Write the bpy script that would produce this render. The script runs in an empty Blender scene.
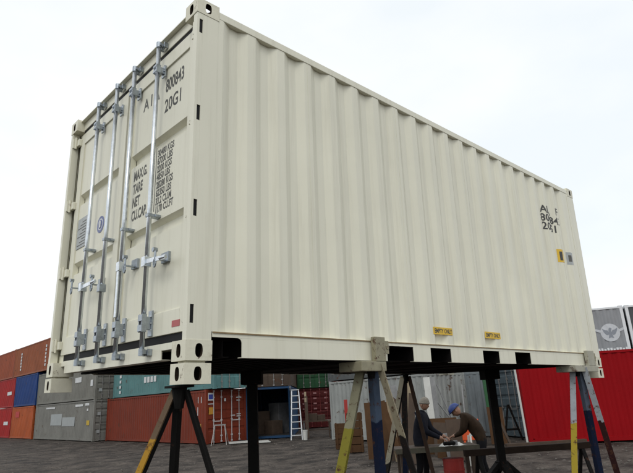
import bpy, bmesh, math, random
from mathutils import Vector, Matrix
random.seed(7)
SC = bpy.context.scene
COL = SC.collection

# ------------------------------------------------------------------ camera, world, sun, exposure
HC = 1.8                                     # eye height
FPX = 539.408                                # focal length in photo pixels (photo is 633 wide)
RW = ((0.7355189, -0.6754202, -0.0530987), (-0.1584926, -0.2477343, 0.9557760), (0.6587048, 0.6945756, 0.2892624))
cam_d = bpy.data.cameras.new('camera'); cam = bpy.data.objects.new('camera', cam_d); COL.objects.link(cam)
cam_d.sensor_fit = 'HORIZONTAL'; cam_d.sensor_width = 36.0; cam_d.lens = FPX / 633 * 36
cam_d.clip_start = 0.05; cam_d.clip_end = 3000
r, u, f = [Vector(v) for v in RW]
cam.matrix_world = Matrix(((r.x, u.x, -f.x, 0), (r.y, u.y, -f.y, 0), (r.z, u.z, -f.z, HC), (0, 0, 0, 1)))
SC.camera = cam

SUN_EL, SUN_AZ = 45.0, 214.0                 # azimuth of the sun, degrees counter-clockwise from +X (soft, overcast)
sd = Vector((math.cos(math.radians(SUN_AZ)) * math.cos(math.radians(SUN_EL)),
             math.sin(math.radians(SUN_AZ)) * math.cos(math.radians(SUN_EL)), math.sin(math.radians(SUN_EL))))
W_ = bpy.data.worlds.new('World'); SC.world = W_; W_.use_nodes = True
nt = W_.node_tree; nt.nodes.clear()
out = nt.nodes.new('ShaderNodeOutputWorld'); bg = nt.nodes.new('ShaderNodeBackground')
sky = nt.nodes.new('ShaderNodeTexSky'); sky.sky_type = 'NISHITA'; sky.sun_disc = False
sky.sun_elevation = math.radians(SUN_EL); sky.sun_rotation = math.radians(90 - SUN_AZ)
tc = nt.nodes.new('ShaderNodeTexCoord'); mp = nt.nodes.new('ShaderNodeMapping')
mp.inputs['Scale'].default_value = (1, 1, 2.2)
nz = nt.nodes.new('ShaderNodeTexNoise'); nz.inputs['Scale'].default_value = 1.6; nz.inputs['Detail'].default_value = 5
rp = nt.nodes.new('ShaderNodeValToRGB')
rp.color_ramp.elements[0].position = 0.36; rp.color_ramp.elements[0].color = (9.3, 9.85, 10.15, 1)
rp.color_ramp.elements[1].position = 0.60; rp.color_ramp.elements[1].color = (10.8, 10.9, 10.9, 1)
mx = nt.nodes.new('ShaderNodeMix'); mx.data_type = 'RGBA'; mx.inputs[0].default_value = 0.9
nt.links.new(tc.outputs['Generated'], mp.inputs['Vector']); nt.links.new(mp.outputs[0], nz.inputs['Vector'])
nt.links.new(nz.outputs['Fac'], rp.inputs[0])
nt.links.new(sky.outputs[0], mx.inputs[6]); nt.links.new(rp.outputs[0], mx.inputs[7])
nt.links.new(mx.outputs[2], bg.inputs['Color']); bg.inputs['Strength'].default_value = 0.125
nt.links.new(bg.outputs[0], out.inputs[0])
sl = bpy.data.lights.new('sun', 'SUN'); sl.energy = 1.15; sl.angle = math.radians(22); sl.color = (1.0, 0.98, 0.945)
sun = bpy.data.objects.new('sun', sl); COL.objects.link(sun); sun.rotation_euler = sd.to_track_quat('Z', 'Y').to_euler()
SC.view_settings.view_transform = 'Standard'; SC.view_settings.look = 'None'
SC.view_settings.exposure = -0.24; SC.view_settings.gamma = 1.0; SC.view_settings.use_curve_mapping = False

# ------------------------------------------------------------------ helpers
def PX(px, d, z=0.0):
    """ground (or height z) point seen in photo column px at depth d"""
    b0 = (px - 316.5) / FPX * d - RW[0][2] * (z - HC); b1 = d - RW[2][2] * (z - HC)
    a, b, c, e = RW[0][0], RW[0][1], RW[2][0], RW[2][1]; det = a * e - b * c
    return Vector(((b0 * e - b * b1) / det, (a * b1 - b0 * c) / det, z))
RT = Vector((0.7366, -0.6763, 0)); FW = Vector((0.688, 0.7256, 0))
def lat(l, fw): return RT * l + FW * fw

class MB:
    def __init__(s): s.v = []; s.f = []; s.m = []; s.mi = 0
    def face(s, idx): s.f.append(tuple(idx)); s.m.append(s.mi)
    def box(s, x0, x1, y0, y1, z0, z1):
        n = len(s.v)
        s.v += [Vector(p) for p in ((x0,y0,z0),(x1,y0,z0),(x1,y1,z0),(x0,y1,z0),(x0,y0,z1),(x1,y0,z1),(x1,y1,z1),(x0,y1,z1))]
        for q in ((0,3,2,1),(4,5,6,7),(0,1,5,4),(1,2,6,5),(2,3,7,6),(3,0,4,7)): s.face([n+i for i in q])
        return s
    def obox(s, o, a, b, c):
        n = len(s.v); o, a, b, c = Vector(o), Vector(a), Vector(b), Vector(c)
        if a.cross(b).dot(c) < 0: a, b = b, a
        s.v += [o, o+a, o+a+b, o+b, o+c, o+a+c, o+a+b+c, o+b+c]
        for q in ((0,3,2,1),(4,5,6,7),(0,1,5,4),(1,2,6,5),(2,3,7,6),(3,0,4,7)): s.face([n+i for i in q])
        return s
    def cyl(s, p0, p1, r0, n=12, r1=None, caps=True):
        r1 = r0 if r1 is None else r1; p0, p1 = Vector(p0), Vector(p1); d = (p1-p0).normalized()
        a = d.orthogonal().normalized(); b = d.cross(a); k = len(s.v)
        for p, rr in ((p0, r0), (p1, r1)):
            for i in range(n):
                t = 2*math.pi*i/n; s.v.append(p + (a*math.cos(t) + b*math.sin(t))*rr)
        for i in range(n): j = (i+1) % n; s.face((k+i, k+j, k+n+j, k+n+i))
        if caps: s.face([k+i for i in range(n-1, -1, -1)]); s.face([k+n+i for i in range(n)])
        return s
    def tube(s, pts, r, n=8):
        for a, b in zip(pts[:-1], pts[1:]): s.cyl(a, b, r, n)
        return s
    def prism(s, prof, a, b):
        """closed polygon prof (list of 3D points) swept from +a to +b"""
        n = len(prof); k = len(s.v); a, b = Vector(a), Vector(b)
        s.v += [Vector(p)+a for p in prof] + [Vector(p)+b for p in prof]
        for i in range(n): j = (i+1) % n; s.face((k+i, k+j, k+n+j, k+n+i))
        s.face([k+i for i in range(n-1, -1, -1)]); s.face([k+n+i for i in range(n)])
        return s
    def strip(s, pa, pb):
        k = len(s.v); n = len(pa); s.v += [Vector(p) for p in pa] + [Vector(p) for p in pb]
        for i in range(n-1): s.face((k+i, k+i+1, k+n+i+1, k+n+i))
        return s
    def mesh(s, name, mats, bevel=0, smooth=False, fix=True):
        me = bpy.data.meshes.new(name); me.from_pydata([tuple(p) for p in s.v], [], s.f)
        for m in (mats if isinstance(mats, (list, tuple)) else [mats]): me.materials.append(m)
        for p, i in zip(me.polygons, s.m): p.material_index = i
        bm = bmesh.new(); bm.from_mesh(me)
        if fix: bmesh.ops.recalc_face_normals(bm, faces=bm.faces)
        if bevel: bmesh.ops.bevel(bm, geom=list(bm.edges), offset=bevel, segments=2, affect='EDGES', profile=0.6, clamp_overlap=True)
        bm.to_mesh(me); bm.free()
        if smooth:
            for p in me.polygons: p.use_smooth = True
        return me
    def build(s, name, mats, parent=None, bevel=0, smooth=False, loc=None):
        o = bpy.data.objects.new(name, s.mesh(name, mats, bevel, smooth)); COL.objects.link(o)
        if parent is not None: o.parent = parent
        if loc is not None: o.location = loc
        return o

def tag(o, label, cat, group=None, kind=None):
    if label: o['label'] = label
    if cat: o['category'] = cat
    if group: o['group'] = group
    if kind: o['kind'] = kind
    return o
def empty(name, loc=(0,0,0), rz=0.0, label=None, cat=None, group=None):
    o = bpy.data.objects.new(name, None); COL.objects.link(o); o.location = loc; o.rotation_euler = (0, 0, rz)
    o.empty_display_size = 0.2
    return tag(o, label, cat, group)
def inst(name, me, parent, loc=(0,0,0), rot=None):
    o = bpy.data.objects.new(name, me); COL.objects.link(o); o.parent = parent; o.location = loc
    if rot is not None: o.rotation_euler = rot
    return o

# ------------------------------------------------------------------ materials
def mat(name, col, rough=0.6, metal=0.0, var=0.12, scale=4.0, dirt=None, dirt_amt=0.0, dirt_scale=(3,3,0.5), bump=0.0, bscale=40.0, spec=0.5,
        rust=0.0, rust_scale=6.0):
    m = bpy.data.materials.new(name); m.use_nodes = True; n = m.node_tree; L = n.links
    b = n.nodes['Principled BSDF']; b.inputs['Roughness'].default_value = rough; b.inputs['Metallic'].default_value = metal
    b.inputs['Specular IOR Level'].default_value = spec
    t = n.nodes.new('ShaderNodeTexCoord')
    no = n.nodes.new('ShaderNodeTexNoise'); no.inputs['Scale'].default_value = scale; no.inputs['Detail'].default_value = 6; no.inputs['Roughness'].default_value = 0.62
    L.new(t.outputs['Object'], no.inputs['Vector'])
    cr = n.nodes.new('ShaderNodeValToRGB'); cr.color_ramp.elements[0].position = 0.3; cr.color_ramp.elements[1].position = 0.7
    cr.color_ramp.elements[0].color = tuple(c*(1-var) for c in col)+(1,); cr.color_ramp.elements[1].color = tuple(min(1, c*(1+var)) for c in col)+(1,)
    L.new(no.outputs['Fac'], cr.inputs[0]); cur = cr.outputs[0]
    if dirt_amt > 0:
        mpn = n.nodes.new('ShaderNodeMapping'); mpn.inputs['Scale'].default_value = dirt_scale; L.new(t.outputs['Object'], mpn.inputs['Vector'])
        n2 = n.nodes.new('ShaderNodeTexNoise'); n2.inputs['Scale'].default_value = 1.6; n2.inputs['Detail'].default_value = 7; n2.inputs['Roughness'].default_value = 0.7
        L.new(mpn.outputs[0], n2.inputs['Vector'])
        r2 = n.nodes.new('ShaderNodeMapRange'); r2.inputs['From Min'].default_value = 0.5; r2.inputs['From Max'].default_value = 0.78
        r2.inputs['To Max'].default_value = dirt_amt; L.new(n2.outputs['Fac'], r2.inputs['Value'])
        mm = n.nodes.new('ShaderNodeMix'); mm.data_type = 'RGBA'; L.new(r2.outputs[0], mm.inputs[0]); L.new(cur, mm.inputs[6])
        mm.inputs[7].default_value = tuple(dirt or (0.12,0.1,0.07))+(1,); cur = mm.outputs[2]
    if rust > 0:
        n3 = n.nodes.new('ShaderNodeTexNoise'); n3.inputs['Scale'].default_value = rust_scale; n3.inputs['Detail'].default_value = 9; n3.inputs['Roughness'].default_value = 0.75
        L.new(t.outputs['Object'], n3.inputs['Vector'])
        r3 = n.nodes.new('ShaderNodeMapRange'); r3.inputs['From Min'].default_value = 0.62-rust*0.2; r3.inputs['From Max'].default_value = 0.68-rust*0.16
        L.new(n3.outputs['Fac'], r3.inputs['Value'])
        m3 = n.nodes.new('ShaderNodeMix'); m3.data_type = 'RGBA'; L.new(r3.outputs[0], m3.inputs[0]); L.new(cur, m3.inputs[6])
        m3.inputs[7].default_value = (0.07, 0.03, 0.016, 1); cur = m3.outputs[2]
    L.new(cur, b.inputs['Base Color'])
    if bump > 0:
        n4 = n.nodes.new('ShaderNodeTexNoise'); n4.inputs['Scale'].default_value = bscale; n4.inputs['Detail'].default_value = 4
        L.new(t.outputs['Object'], n4.inputs['Vector'])
        bp = n.nodes.new('ShaderNodeBump'); bp.inputs['Strength'].default_value = bump; bp.inputs['Distance'].default_value = 0.01
        L.new(n4.outputs['Fac'], bp.inputs['Height']); L.new(bp.outputs[0], b.inputs['Normal'])
    return m

def mat_split(name, top, low, z, rough=0.6):
    """paint in two colours: the lower end of a leg dipped in another colour"""
    m = mat(name, top, rough, var=0.15, scale=9, rust=0.35, rust_scale=14, spec=0.15); n = m.node_tree; L = n.links
    b = n.nodes['Principled BSDF']; src = b.inputs['Base Color'].links[0].from_socket
    m3 = src.node; t = n.nodes.new('ShaderNodeTexCoord'); sp = n.nodes.new('ShaderNodeSeparateXYZ'); L.new(t.outputs['Object'], sp.inputs[0])
    no = n.nodes.new('ShaderNodeTexNoise'); no.inputs['Scale'].default_value = 12; L.new(t.outputs['Object'], no.inputs['Vector'])
    ad = n.nodes.new('ShaderNodeMath'); ad.operation = 'MULTIPLY_ADD'; ad.inputs[1].default_value = 0.10; L.new(no.outputs['Fac'], ad.inputs[0]); L.new(sp.outputs[2], ad.inputs[2])
    mr = n.nodes.new('ShaderNodeMapRange'); mr.inputs['From Min'].default_value = z+0.045; mr.inputs['From Max'].default_value = z+0.055; L.new(ad.outputs[0], mr.inputs['Value'])
    mx = n.nodes.new('ShaderNodeMix'); mx.data_type = 'RGBA'; L.new(mr.outputs[0], mx.inputs[0])
    old = m3.inputs[6].links[0].from_socket
    mx.inputs[6].default_value = tuple(low)+(1,); L.new(old, mx.inputs[7]); L.new(mx.outputs[2], m3.inputs[6])
    return m

BEIGE = mat('beige_paint', (0.735, 0.718, 0.590), 0.40, var=0.055, scale=0.8, dirt=(0.47,0.44,0.33), dirt_amt=0.42, dirt_scale=(8,8,0.35), bump=0.10, bscale=2.6)
BEIGE_D = mat('beige_casting_paint', (0.70, 0.675, 0.54), 0.5, var=0.08, scale=9, dirt=(0.2,0.15,0.09), dirt_amt=0.45, dirt_scale=(6,6,6), rust=0.10, rust_scale=18, bump=0.08, bscale=60)
CASTIN = mat('dark_casting_inside', (0.035,0.025,0.018), 0.9, var=0.4, scale=20, spec=0.1)  # near-black inner faces of the castings, so their holes look dark
BLACKR = mat('black_rubber_and_slot_shade', (0.008,0.008,0.009), 0.6, var=0.2, spec=0.2)
UNDER = mat('black_underseal', (0.006,0.005,0.005), 0.9, var=0.3, scale=5, spec=0.1)
GALV = mat('galvanised_steel', (0.68,0.72,0.76), 0.24, metal=0.85, var=0.14, scale=22, dirt=(0.2,0.2,0.2), dirt_amt=0.4, dirt_scale=(9,9,2))
GALV_D = mat('dull_zinc_bracket', (0.36,0.40,0.44), 0.34, metal=0.8, var=0.2, scale=30, dirt=(0.1,0.09,0.08), dirt_amt=0.5, dirt_scale=(12,12,12))
INK = mat('stencil_black', (0.055,0.055,0.052), 0.6, var=0.25, scale=30)
INKG = mat('faded_stencil_grey', (0.10,0.10,0.09), 0.6, var=0.3, scale=25)
YEL = mat('yellow_label', (0.72,0.46,0.03), 0.5, var=0.06)
BLUEST = mat('blue_sticker', (0.16,0.19,0.36), 0.5, var=0.15, scale=30)
PLATEG = mat('grey_plate', (0.36,0.38,0.38), 0.4, metal=0.3, var=0.1, scale=20)
REDST = mat('red_sticker', (0.42,0.10,0.10), 0.5)
WHITEP = mat('white_paint', (0.70,0.71,0.70), 0.5, var=0.05)
RUSTSHADE = mat('rust_and_ledge_shade', (0.24,0.17,0.085), 0.7, var=0.2, scale=20)  # dark tan: rust and the ledge's shade line in one colour

# ------------------------------------------------------------------ ground
gm = bpy.data.materials.new('wet_dirt'); gm.use_nodes = True; n = gm.node_tree; L = n.links; b = n.nodes['Principled BSDF']
t = n.nodes.new('ShaderNodeTexCoord')
n1 = n.nodes.new('ShaderNodeTexNoise'); n1.inputs['Scale'].default_value = 1.3; n1.inputs['Detail'].default_value = 10; n1.inputs['Roughness'].default_value = 0.7
n2 = n.nodes.new('ShaderNodeTexNoise'); n2.inputs['Scale'].default_value = 9; n2.inputs['Detail'].default_value = 8
mpn = n.nodes.new('ShaderNodeMapping'); mpn.inputs['Rotation'].default_value = (0,0,math.radians(28)); mpn.inputs['Scale'].default_value = (0.55,1.3,1)
n3 = n.nodes.new('ShaderNodeTexNoise'); n3.inputs['Scale'].default_value = 0.9; n3.inputs['Detail'].default_value = 5
L.new(t.outputs['Object'], n1.inputs['Vector']); L.new(t.outputs['Object'], n2.inputs['Vector']); L.new(t.outputs['Object'], mpn.inputs['Vector']); L.new(mpn.outputs[0], n3.inputs['Vector'])
c1 = n.nodes.new('ShaderNodeValToRGB'); c1.color_ramp.elements[0].position = 0.40; c1.color_ramp.elements[1].position = 0.60
c1.color_ramp.elements[0].color = (0.017,0.0120,0.0090,1); c1.color_ramp.elements[1].color = (0.105,0.080,0.061,1)
av = n.nodes.new('ShaderNodeMath'); av.operation = 'MULTIPLY_ADD'; av.inputs[1].default_value = 0.3; L.new(n3.outputs['Fac'], av.inputs[0])
av2 = n.nodes.new('ShaderNodeMath'); av2.operation = 'MULTIPLY'; av2.inputs[1].default_value = 0.7; L.new(n1.outputs['Fac'], av2.inputs[0]); L.new(av2.outputs[0], av.inputs[2])
L.new(av.outputs[0], c1.inputs[0])
mxg = n.nodes.new('ShaderNodeMix'); mxg.data_type = 'RGBA'; mxg.blend_type = 'OVERLAY'; mxg.inputs[0].default_value = 0.55; L.new(c1.outputs[0], mxg.inputs[6]); L.new(n2.outputs['Fac'], mxg.inputs[7])
hs = n.nodes.new('ShaderNodeHueSaturation'); hs.inputs['Saturation'].default_value = 0.65; L.new(mxg.outputs[2], hs.inputs['Color']); L.new(hs.outputs[0], b.inputs['Base Color'])
rr = n.nodes.new('ShaderNodeMapRange'); rr.inputs['From Min'].default_value = 0.4; rr.inputs['From Max'].default_value = 0.6; rr.inputs['To Min'].default_value = 0.7; rr.inputs['To Max'].default_value = 0.95
L.new(av.outputs[0], rr.inputs['Value']); L.new(rr.outputs[0], b.inputs['Roughness']); b.inputs['Specular IOR Level'].default_value = 0.15
bp = n.nodes.new('ShaderNodeBump'); bp.inputs['Strength'].default_value = 1.0; bp.inputs['Distance'].default_value = 0.09; L.new(n2.outputs['Fac'], bp.inputs['Height']); L.new(bp.outputs[0], b.inputs['Normal'])
from mathutils import noise as mnoise
def gz(x, y):
    a = mnoise.noise(Vector((x*0.35, y*0.35, 0)))*0.02 + mnoise.noise(Vector((x*1.3+5, y*1.3, 3)))*0.030 + mnoise.noise(Vector((x*3.1, y*3.1, 9)))*0.010 + mnoise.noise(Vector((x*0.5+y*1.9, x*1.9-y*0.5, 7)))*0.010
    q = Vector((x, y)); far = min(1.0, max(0.0, (70-q.length)/20))
    return min(0.0, a - 0.030)*far
xs = sorted(set([-1500,-600,-250,-100,-60,-35,-20,-12] + [-8+0.25*i for i in range(0,150)] + [32,36,40,48,60,90,150,300,700,1800]))
ys = sorted(set([-1500,-600,-250,-100,-60,-35,-20,-12] + [-8+0.25*i for i in range(0,260)] + [64,75,100,150,300,700,1800]))
g = MB()
for y in ys:
    for x in xs: g.v.append(Vector((x, y, gz(x, y) if (-12 < x < 48 and -12 < y < 64) else -0.030)))
nx = len(xs)
for j in range(len(ys)-1):
    for i in range(nx-1): g.face((j*nx+i, j*nx+i+1, (j+1)*nx+i+1, (j+1)*nx+i))
ground = g.build('ground', gm, smooth=True); tag(ground, None, None, kind='structure')
gv = MB(); rg = random.Random(5)
for i in range(5200):
    d_ = 8 + 30*rg.random()**1.4; q_ = PX(rg.uniform(-20, 660), d_); r_ = rg.choice((0.012,0.018,0.018,0.028,0.045)); z_ = gz(q_.x, q_.y)
    k = len(gv.v); a_ = rg.uniform(0, 6.28)
    for t_ in range(4): gv.v.append(Vector((q_.x+r_*rg.uniform(.7,1.4)*math.cos(a_+t_*1.57), q_.y+r_*rg.uniform(.7,1.4)*math.sin(a_+t_*1.57), z_+r_*0.1)))
    gv.v.append(Vector((q_.x, q_.y, z_+r_*rg.uniform(.5,1.0)))); gv.v.append(Vector((q_.x, q_.y, z_-r_*.5)))
    for t_ in range(4): gv.face((k+t_, k+(t_+1) % 4, k+4)); gv.face((k+(t_+1) % 4, k+t_, k+5))
gvo = gv.build('gravel', mat('gravel_stone', (0.10,0.09,0.08), 0.9, var=0.5, scale=2.0, spec=0.1)); tag(gvo, 'loose grey stones scattered over the dirt yard', 'gravel', kind='stuff')

# ------------------------------------------------------------------ the raised container
CL, CW, CH = 6.125, 2.438, 2.477
AM = Matrix(((0.9999724, 0.0000906, 0.0074291, 1.585422), (0.0000906, 0.9997026, -0.0243875, 2.816324), (-0.0074291, 0.0243875, 0.9996750, 2.055371), (0,0,0,1)))
def cw(x, y, z): return AM @ Vector((x, y, z))
box20 = empty('shipping_container', label='cream twenty foot shipping container raised on steel stands, doors closed', cat='shipping container')
box20.matrix_world = AM

def casting_mesh(name, mirror=(1,1,1), bottom=False):
    """corner casting with oval holes in its two outer faces and its outer top/bottom; local origin at the outer corner, body towards +x +y +z"""
    lx, ly, lz, th = 0.178, 0.162, 0.118, 0.022
    mb = MB(); N = 24
    def holed(axis, flip):
        dims = [lx, ly, lz]; a1, a2 = [i for i in range(3) if i != axis]
        w, h = dims[a1], dims[a2]
        if axis == 2: ax, ay = 0.062, 0.032
        elif axis == 1: ax, ay = 0.025, 0.040
        else: ax, ay = 0.025, 0.040
        cx, cy = w*0.5, h*0.5
        rings = []
        for depth, kind in ((0, 'o'), (0, 'h'), (th, 'h'), (th, 'o')):
            ring = []
            for i in range(N):
                tt = 2*math.pi*(i+0.5)/N; c, s = math.cos(tt), math.sin(tt)
                if kind == 'h': e = 0.75; p = (cx + ax*math.copysign(abs(c)**e, c), cy + ay*math.copysign(abs(s)**e, s))
                else:
                    ins = 0 if depth == 0 else th
                    k = min((w/2-ins)/abs(c) if abs(c) > 1e-6 else 9, (h/2-ins)/abs(s) if abs(s) > 1e-6 else 9); p = (cx+c*k, cy+s*k)
                v = [0,0,0]; v[axis] = depth; v[a1], v[a2] = p; ring.append(Vector(v))
            if kind == 'o':                                    # snap nearest ring points to the rectangle corners
                ins = 0 if depth == 0 else th
                for qx in (ins, w-ins):
                    for qy in (ins, h-ins):
                        k = min(range(N), key=lambda i: (ring[i][a1]-qx)**2+(ring[i][a2]-qy)**2); ring[k][a1] = qx; ring[k][a2] = qy
            rings.append(ring)
        k0 = len(mb.v)
        for rg in rings: mb.v += rg
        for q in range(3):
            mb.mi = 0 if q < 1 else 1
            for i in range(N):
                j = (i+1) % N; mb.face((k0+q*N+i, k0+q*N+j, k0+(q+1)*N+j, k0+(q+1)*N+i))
    holed(0, 0); holed(1, 0); holed(2, 0); mb.mi = 0
    k = len(mb.v)
    mb.v += [Vector(p) for p in ((lx,0,0),(lx,ly,0),(lx,ly,lz),(lx,0,lz),(0,ly,0),(0,ly,lz),(0,0,lz))]
    mb.face((k,k+1,k+2,k+3)); mb.face((k+1,k+4,k+5,k+2)); mb.face((k+3,k+2,k+5,k+6))
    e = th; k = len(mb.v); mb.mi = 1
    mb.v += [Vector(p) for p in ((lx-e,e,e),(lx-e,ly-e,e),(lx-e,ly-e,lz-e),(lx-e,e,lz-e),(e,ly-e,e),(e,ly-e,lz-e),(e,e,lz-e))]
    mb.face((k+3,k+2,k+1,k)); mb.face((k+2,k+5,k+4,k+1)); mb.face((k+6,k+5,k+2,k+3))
    for v in mb.v: v.x *= mirror[0]; v.y *= mirror[1]; v.z *= mirror[2]
    me = mb.mesh(name, [BEIGE_D, CASTIN], fix=False)
    bm = bmesh.new(); bm.from_mesh(me); bmesh.ops.remove_doubles(bm, verts=bm.verts, dist=0.0006)
    es = [e for e in bm.edges if len(e.link_faces) == 2 and e.calc_length() > 0.03 and e.calc_face_angle(0) > 0.7
          and all(min(abs(v.co.x), abs(abs(v.co.x)-lx)) < 1e-4 or min(abs(v.co.y), abs(abs(v.co.y)-ly)) < 1e-4 for v in e.verts)]
    bmesh.ops.recalc_face_normals(bm, faces=bm.faces); bm.to_mesh(me); bm.free()
    return me
cst = {}
for sx in (1,-1):
    for sy in (1,-1):
        for sz in (1,-1): cst[sx,sy,sz] = casting_mesh('corner_casting', (sx,sy,sz))
for sx, x in ((1,0.0),(-1,CL)):
    for sy, y in ((1,0.0),(-1,CW)):
        inst('corner_casting', cst[sx,sy,1], box20, (x,y,0.0)); inst('corner_casting', cst[sx,sy,-1], box20, (x,y,CH))
        if not (sx == -1 and sy == -1):
            # a second fitting locked below each corner, with the lock's collar between
            ft = inst('lower_corner_fitting', cst[sx,sy,-1], box20, (x - (0.004 if sx > 0 else -0.012), y, -0.014))
            ft['label'] = 'cream steel corner fitting locked beneath the container corner'
            MB().box(min(x+sx*0.03,x+sx*0.15), max(x+sx*0.03,x+sx*0.15), min(y+sy*0.03,y+sy*0.135), max(y+sy*0.03,y+sy*0.135), -0.0135, -0.0005).build('lock_collar', BEIGE_D, box20)

# corner posts with hinge slots
HZ = (0.27, 0.93, 1.59, 2.255)
def door_post(y0, sgn):
    """post at the door end; y0 the outer face, sgn towards the inside"""
    mb = MB(); Y = lambda a: y0 + sgn*a
    def bb(xa, xb, ya, yb, za, zb): mb.box(xa, xb, min(Y(ya),Y(yb)), max(Y(ya),Y(yb)), za, zb)
    z0, z1 = 0.1185, CH-0.1185
    bb(0.004, 0.022, 0.003, 0.05, z0, z1); bb(0.048, 0.066, 0.003, 0.05, z0, z1); bb(0.066, 0.172, 0.003, 0.014, z0, z1)
    bb(0.082, 0.170, 0.0145, 0.15, z0, z1)
    zs = [z0] + [q for h in HZ for q in (h-0.055, h+0.055)] + [z1]
    for a, b_ in zip(zs[0::2], zs[1::2]): bb(0.0222, 0.0478, 0.003, 0.05, a, b_)
    bb(0.172, 0.1745, 0.012, 0.03, z0, z1)
    o = mb.build('corner_post', BEIGE, box20)
    for h in HZ: MB().box(0.0225, 0.0475, min(Y(.009),Y(.049)), max(Y(.009),Y(.049)), h-0.0545, h+0.0545).build('slot_shade', BLACKR, o)  # black block filling each slot, stands for the shade inside it
    return o
door_post(0, 1); door_post(CW, -1)
for y0, y1 in ((0.003,0.09),(CW-0.09,CW-0.003)):
    MB().box(CL-0.172, CL-0.003, y0, y1, 0.1185, CH-0.1185).build('corner_post', BEIGE, box20, bevel=0.004)

# corrugated walls
FOLDS = []
WX0, WX1, PIT = 0.195, CL-0.195, 0.2785
def corr():
    pts = [(WX0, 0.008), (WX0+0.03, 0.008)]; x = WX0+0.03
    while x + PIT < WX1-0.02:
        for dx, y in ((0.068, 0.042), (0.0705, 0.042), (0.068, 0.008), (0.072, 0.008)):
            x += dx; pts.append((x, y))
    pts.append((WX1, 0.008)); return pts
CP = corr(); FOLDS = [p[0] for p in CP]
def prof(x):
    for (xa, ya), (xb, yb) in zip(CP[:-1], CP[1:]):
        if xa <= x <= xb: return ya + (yb-ya)*(x-xa)/(xb-xa)
    return 0.008
def wall(z0, z1, yf, name):
    mb = MB(); th = 0.003
    a = [(x, yf(y), z0) for x, y in CP]; b_ = [(x, yf(y), z1) for x, y in CP]
    mb.strip(a, b_); a2 = [(x, yf(y+th), z0) for x, y in CP]; b2 = [(x, yf(y+th), z1) for x, y in CP]; mb.strip(b2, a2)
    k = len(a)
    return mb.build(name, BEIGE, box20)
wall(0.172, 2.385, lambda y: y, 'side_wall'); wall(0.172, 2.385, lambda y: CW-y, 'side_wall')
MB().box(CL-0.06, CL-0.05, 0.0905, CW-0.0905, 0.16, 2.40).build('front_wall', BEIGE, box20)
# welded joint strips of the wall sheets
for x in (WX0, WX1): MB().box(x-0.022, x+0.022, 0.0045, 0.0076, 0.1725, 2.3825).build('weld_strip', BEIGE, box20)

cr_ = [q for q in FOLDS if prof(q+0.03) < 0.0085 and prof(q-0.03) > 0.0085]
for q in cr_[2::4]: MB().box(q+0.032, q+0.037, 0.0062, 0.0078, 0.1725, 2.3825).build('weld_seam', BEIGE, box20)
# rails
POCK = ((1.79,2.13),(2.37,2.68),(3.22,3.53),(3.85,4.19))
def side_rail(yo, sg):
    mb = MB(); Y = lambda a: yo + sg*a
    def bb(xa, xb, ya, yb, za, zb): mb.box(xa, xb, min(Y(ya),Y(yb)), max(Y(ya),Y(yb)), za, zb)
    xs_ = [0.395] + [q for p in POCK for q in p] + [CL-0.385]
    for a, b_ in zip(xs_[0::2], xs_[1::2]): bb(a, b_, 0.005, 0.010, 0.020, 0.1395)
    bb(0.1795, CL-0.1795, 0.005, 0.010, 0.140, 0.1665)
    bb(0.1795, CL-0.1795, 0.001, 0.055, 0.167, 0.1718)            # upper flange: the ledge under the wall
    for a, b_ in zip(xs_[0::2], xs_[1::2]): bb(a, b_, 0.0105, 0.05, 0.020, 0.025)
    o = mb.build('bottom_side_rail', BEIGE, box20)
    MB().box(0.1797, CL-0.1797, *sorted((Y(-0.0008), Y(0.0008))), 0.1625, 0.1716).build('rust_shade_ledge_edge', RUSTSHADE, o)  # tan strip paints the shade line under the ledge along with rust
    # rounded inner corners of the end cut-outs
    for xa, s in ((0.3945, -1), (CL-0.3845, 1)):
        pf = [(xa, Y(0.0052), 0.139)] + [(xa + s*0.03*(1-math.sin(t)), Y(0.0052), 0.139-0.03*(1-math.cos(t))) for t in [i*math.pi/12 for i in range(7)]]
        MB().prism(pf, (0,0,0), (0, sg*0.0045, 0)).build('rail_fillet', BEIGE, o)
    return o
side_rail(0, 1); side_rail(CW, -1)
for yo, sg in ((0,1),(CW,-1)):
    ya, yb = sorted((yo+sg*0.003, yo+sg*0.060))
    MB().box(0.1785, CL-0.1785, ya, yb, 2.383, 2.442).build('top_side_rail', BEIGE, box20, bevel=0.004)
MB().box(0.08, CL-0.08, 0.0605, CW-0.0605, 2.425, 2.437).build('roof', BEIGE, box20)
# ledge rust and its shade line share the edge strip's colour
# door frame: header, drip lip and sill set back between the posts
XD = 0.068
MB().box(XD, 0.175, 0.163, CW-0.163, 2.368, 2.455).build('door_header', BEIGE, box20, bevel=0.004)
MB().box(XD-0.035, 0.16, 0.163, CW-0.163, 2.4555, 2.463).build('drip_lip', BEIGE, box20)
sill = MB(); sill.box(XD-0.004, 0.15, 0.163, CW-0.163, 0.086, 0.128); sill.box(XD-0.004, 0.072, 0.42, 2.185, 0.026, 0.0858); sill.box(0.0722, 0.15, 0.42, 2.185, 0.026, 0.031)
sill.build('door_sill', BEIGE, box20)
# gaskets
gk = MB(); gk.box(XD+0.014, 0.10, 0.155, CW-0.155, 0.1283, 0.182); gk.build('bottom_gasket', BLACKR, box20)
gk = MB(); gk.box(XD+0.008, 0.10, 0.155, CW-0.155, 2.332, 2.3678); gk.build('top_gasket', BLACKR, box20)
for y in (0.052, CW-0.102): MB().box(XD+0.012, 0.0815, y, y+0.05, 0.1825, 2.3315).build('side_gasket', BLACKR, box20)
SEAM = 1.222
MB().box(XD+0.022, 0.10, SEAM-0.016, SEAM+0.016, 0.1825, 2.3315).build('centre_gasket', BLACKR, box20)

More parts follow.
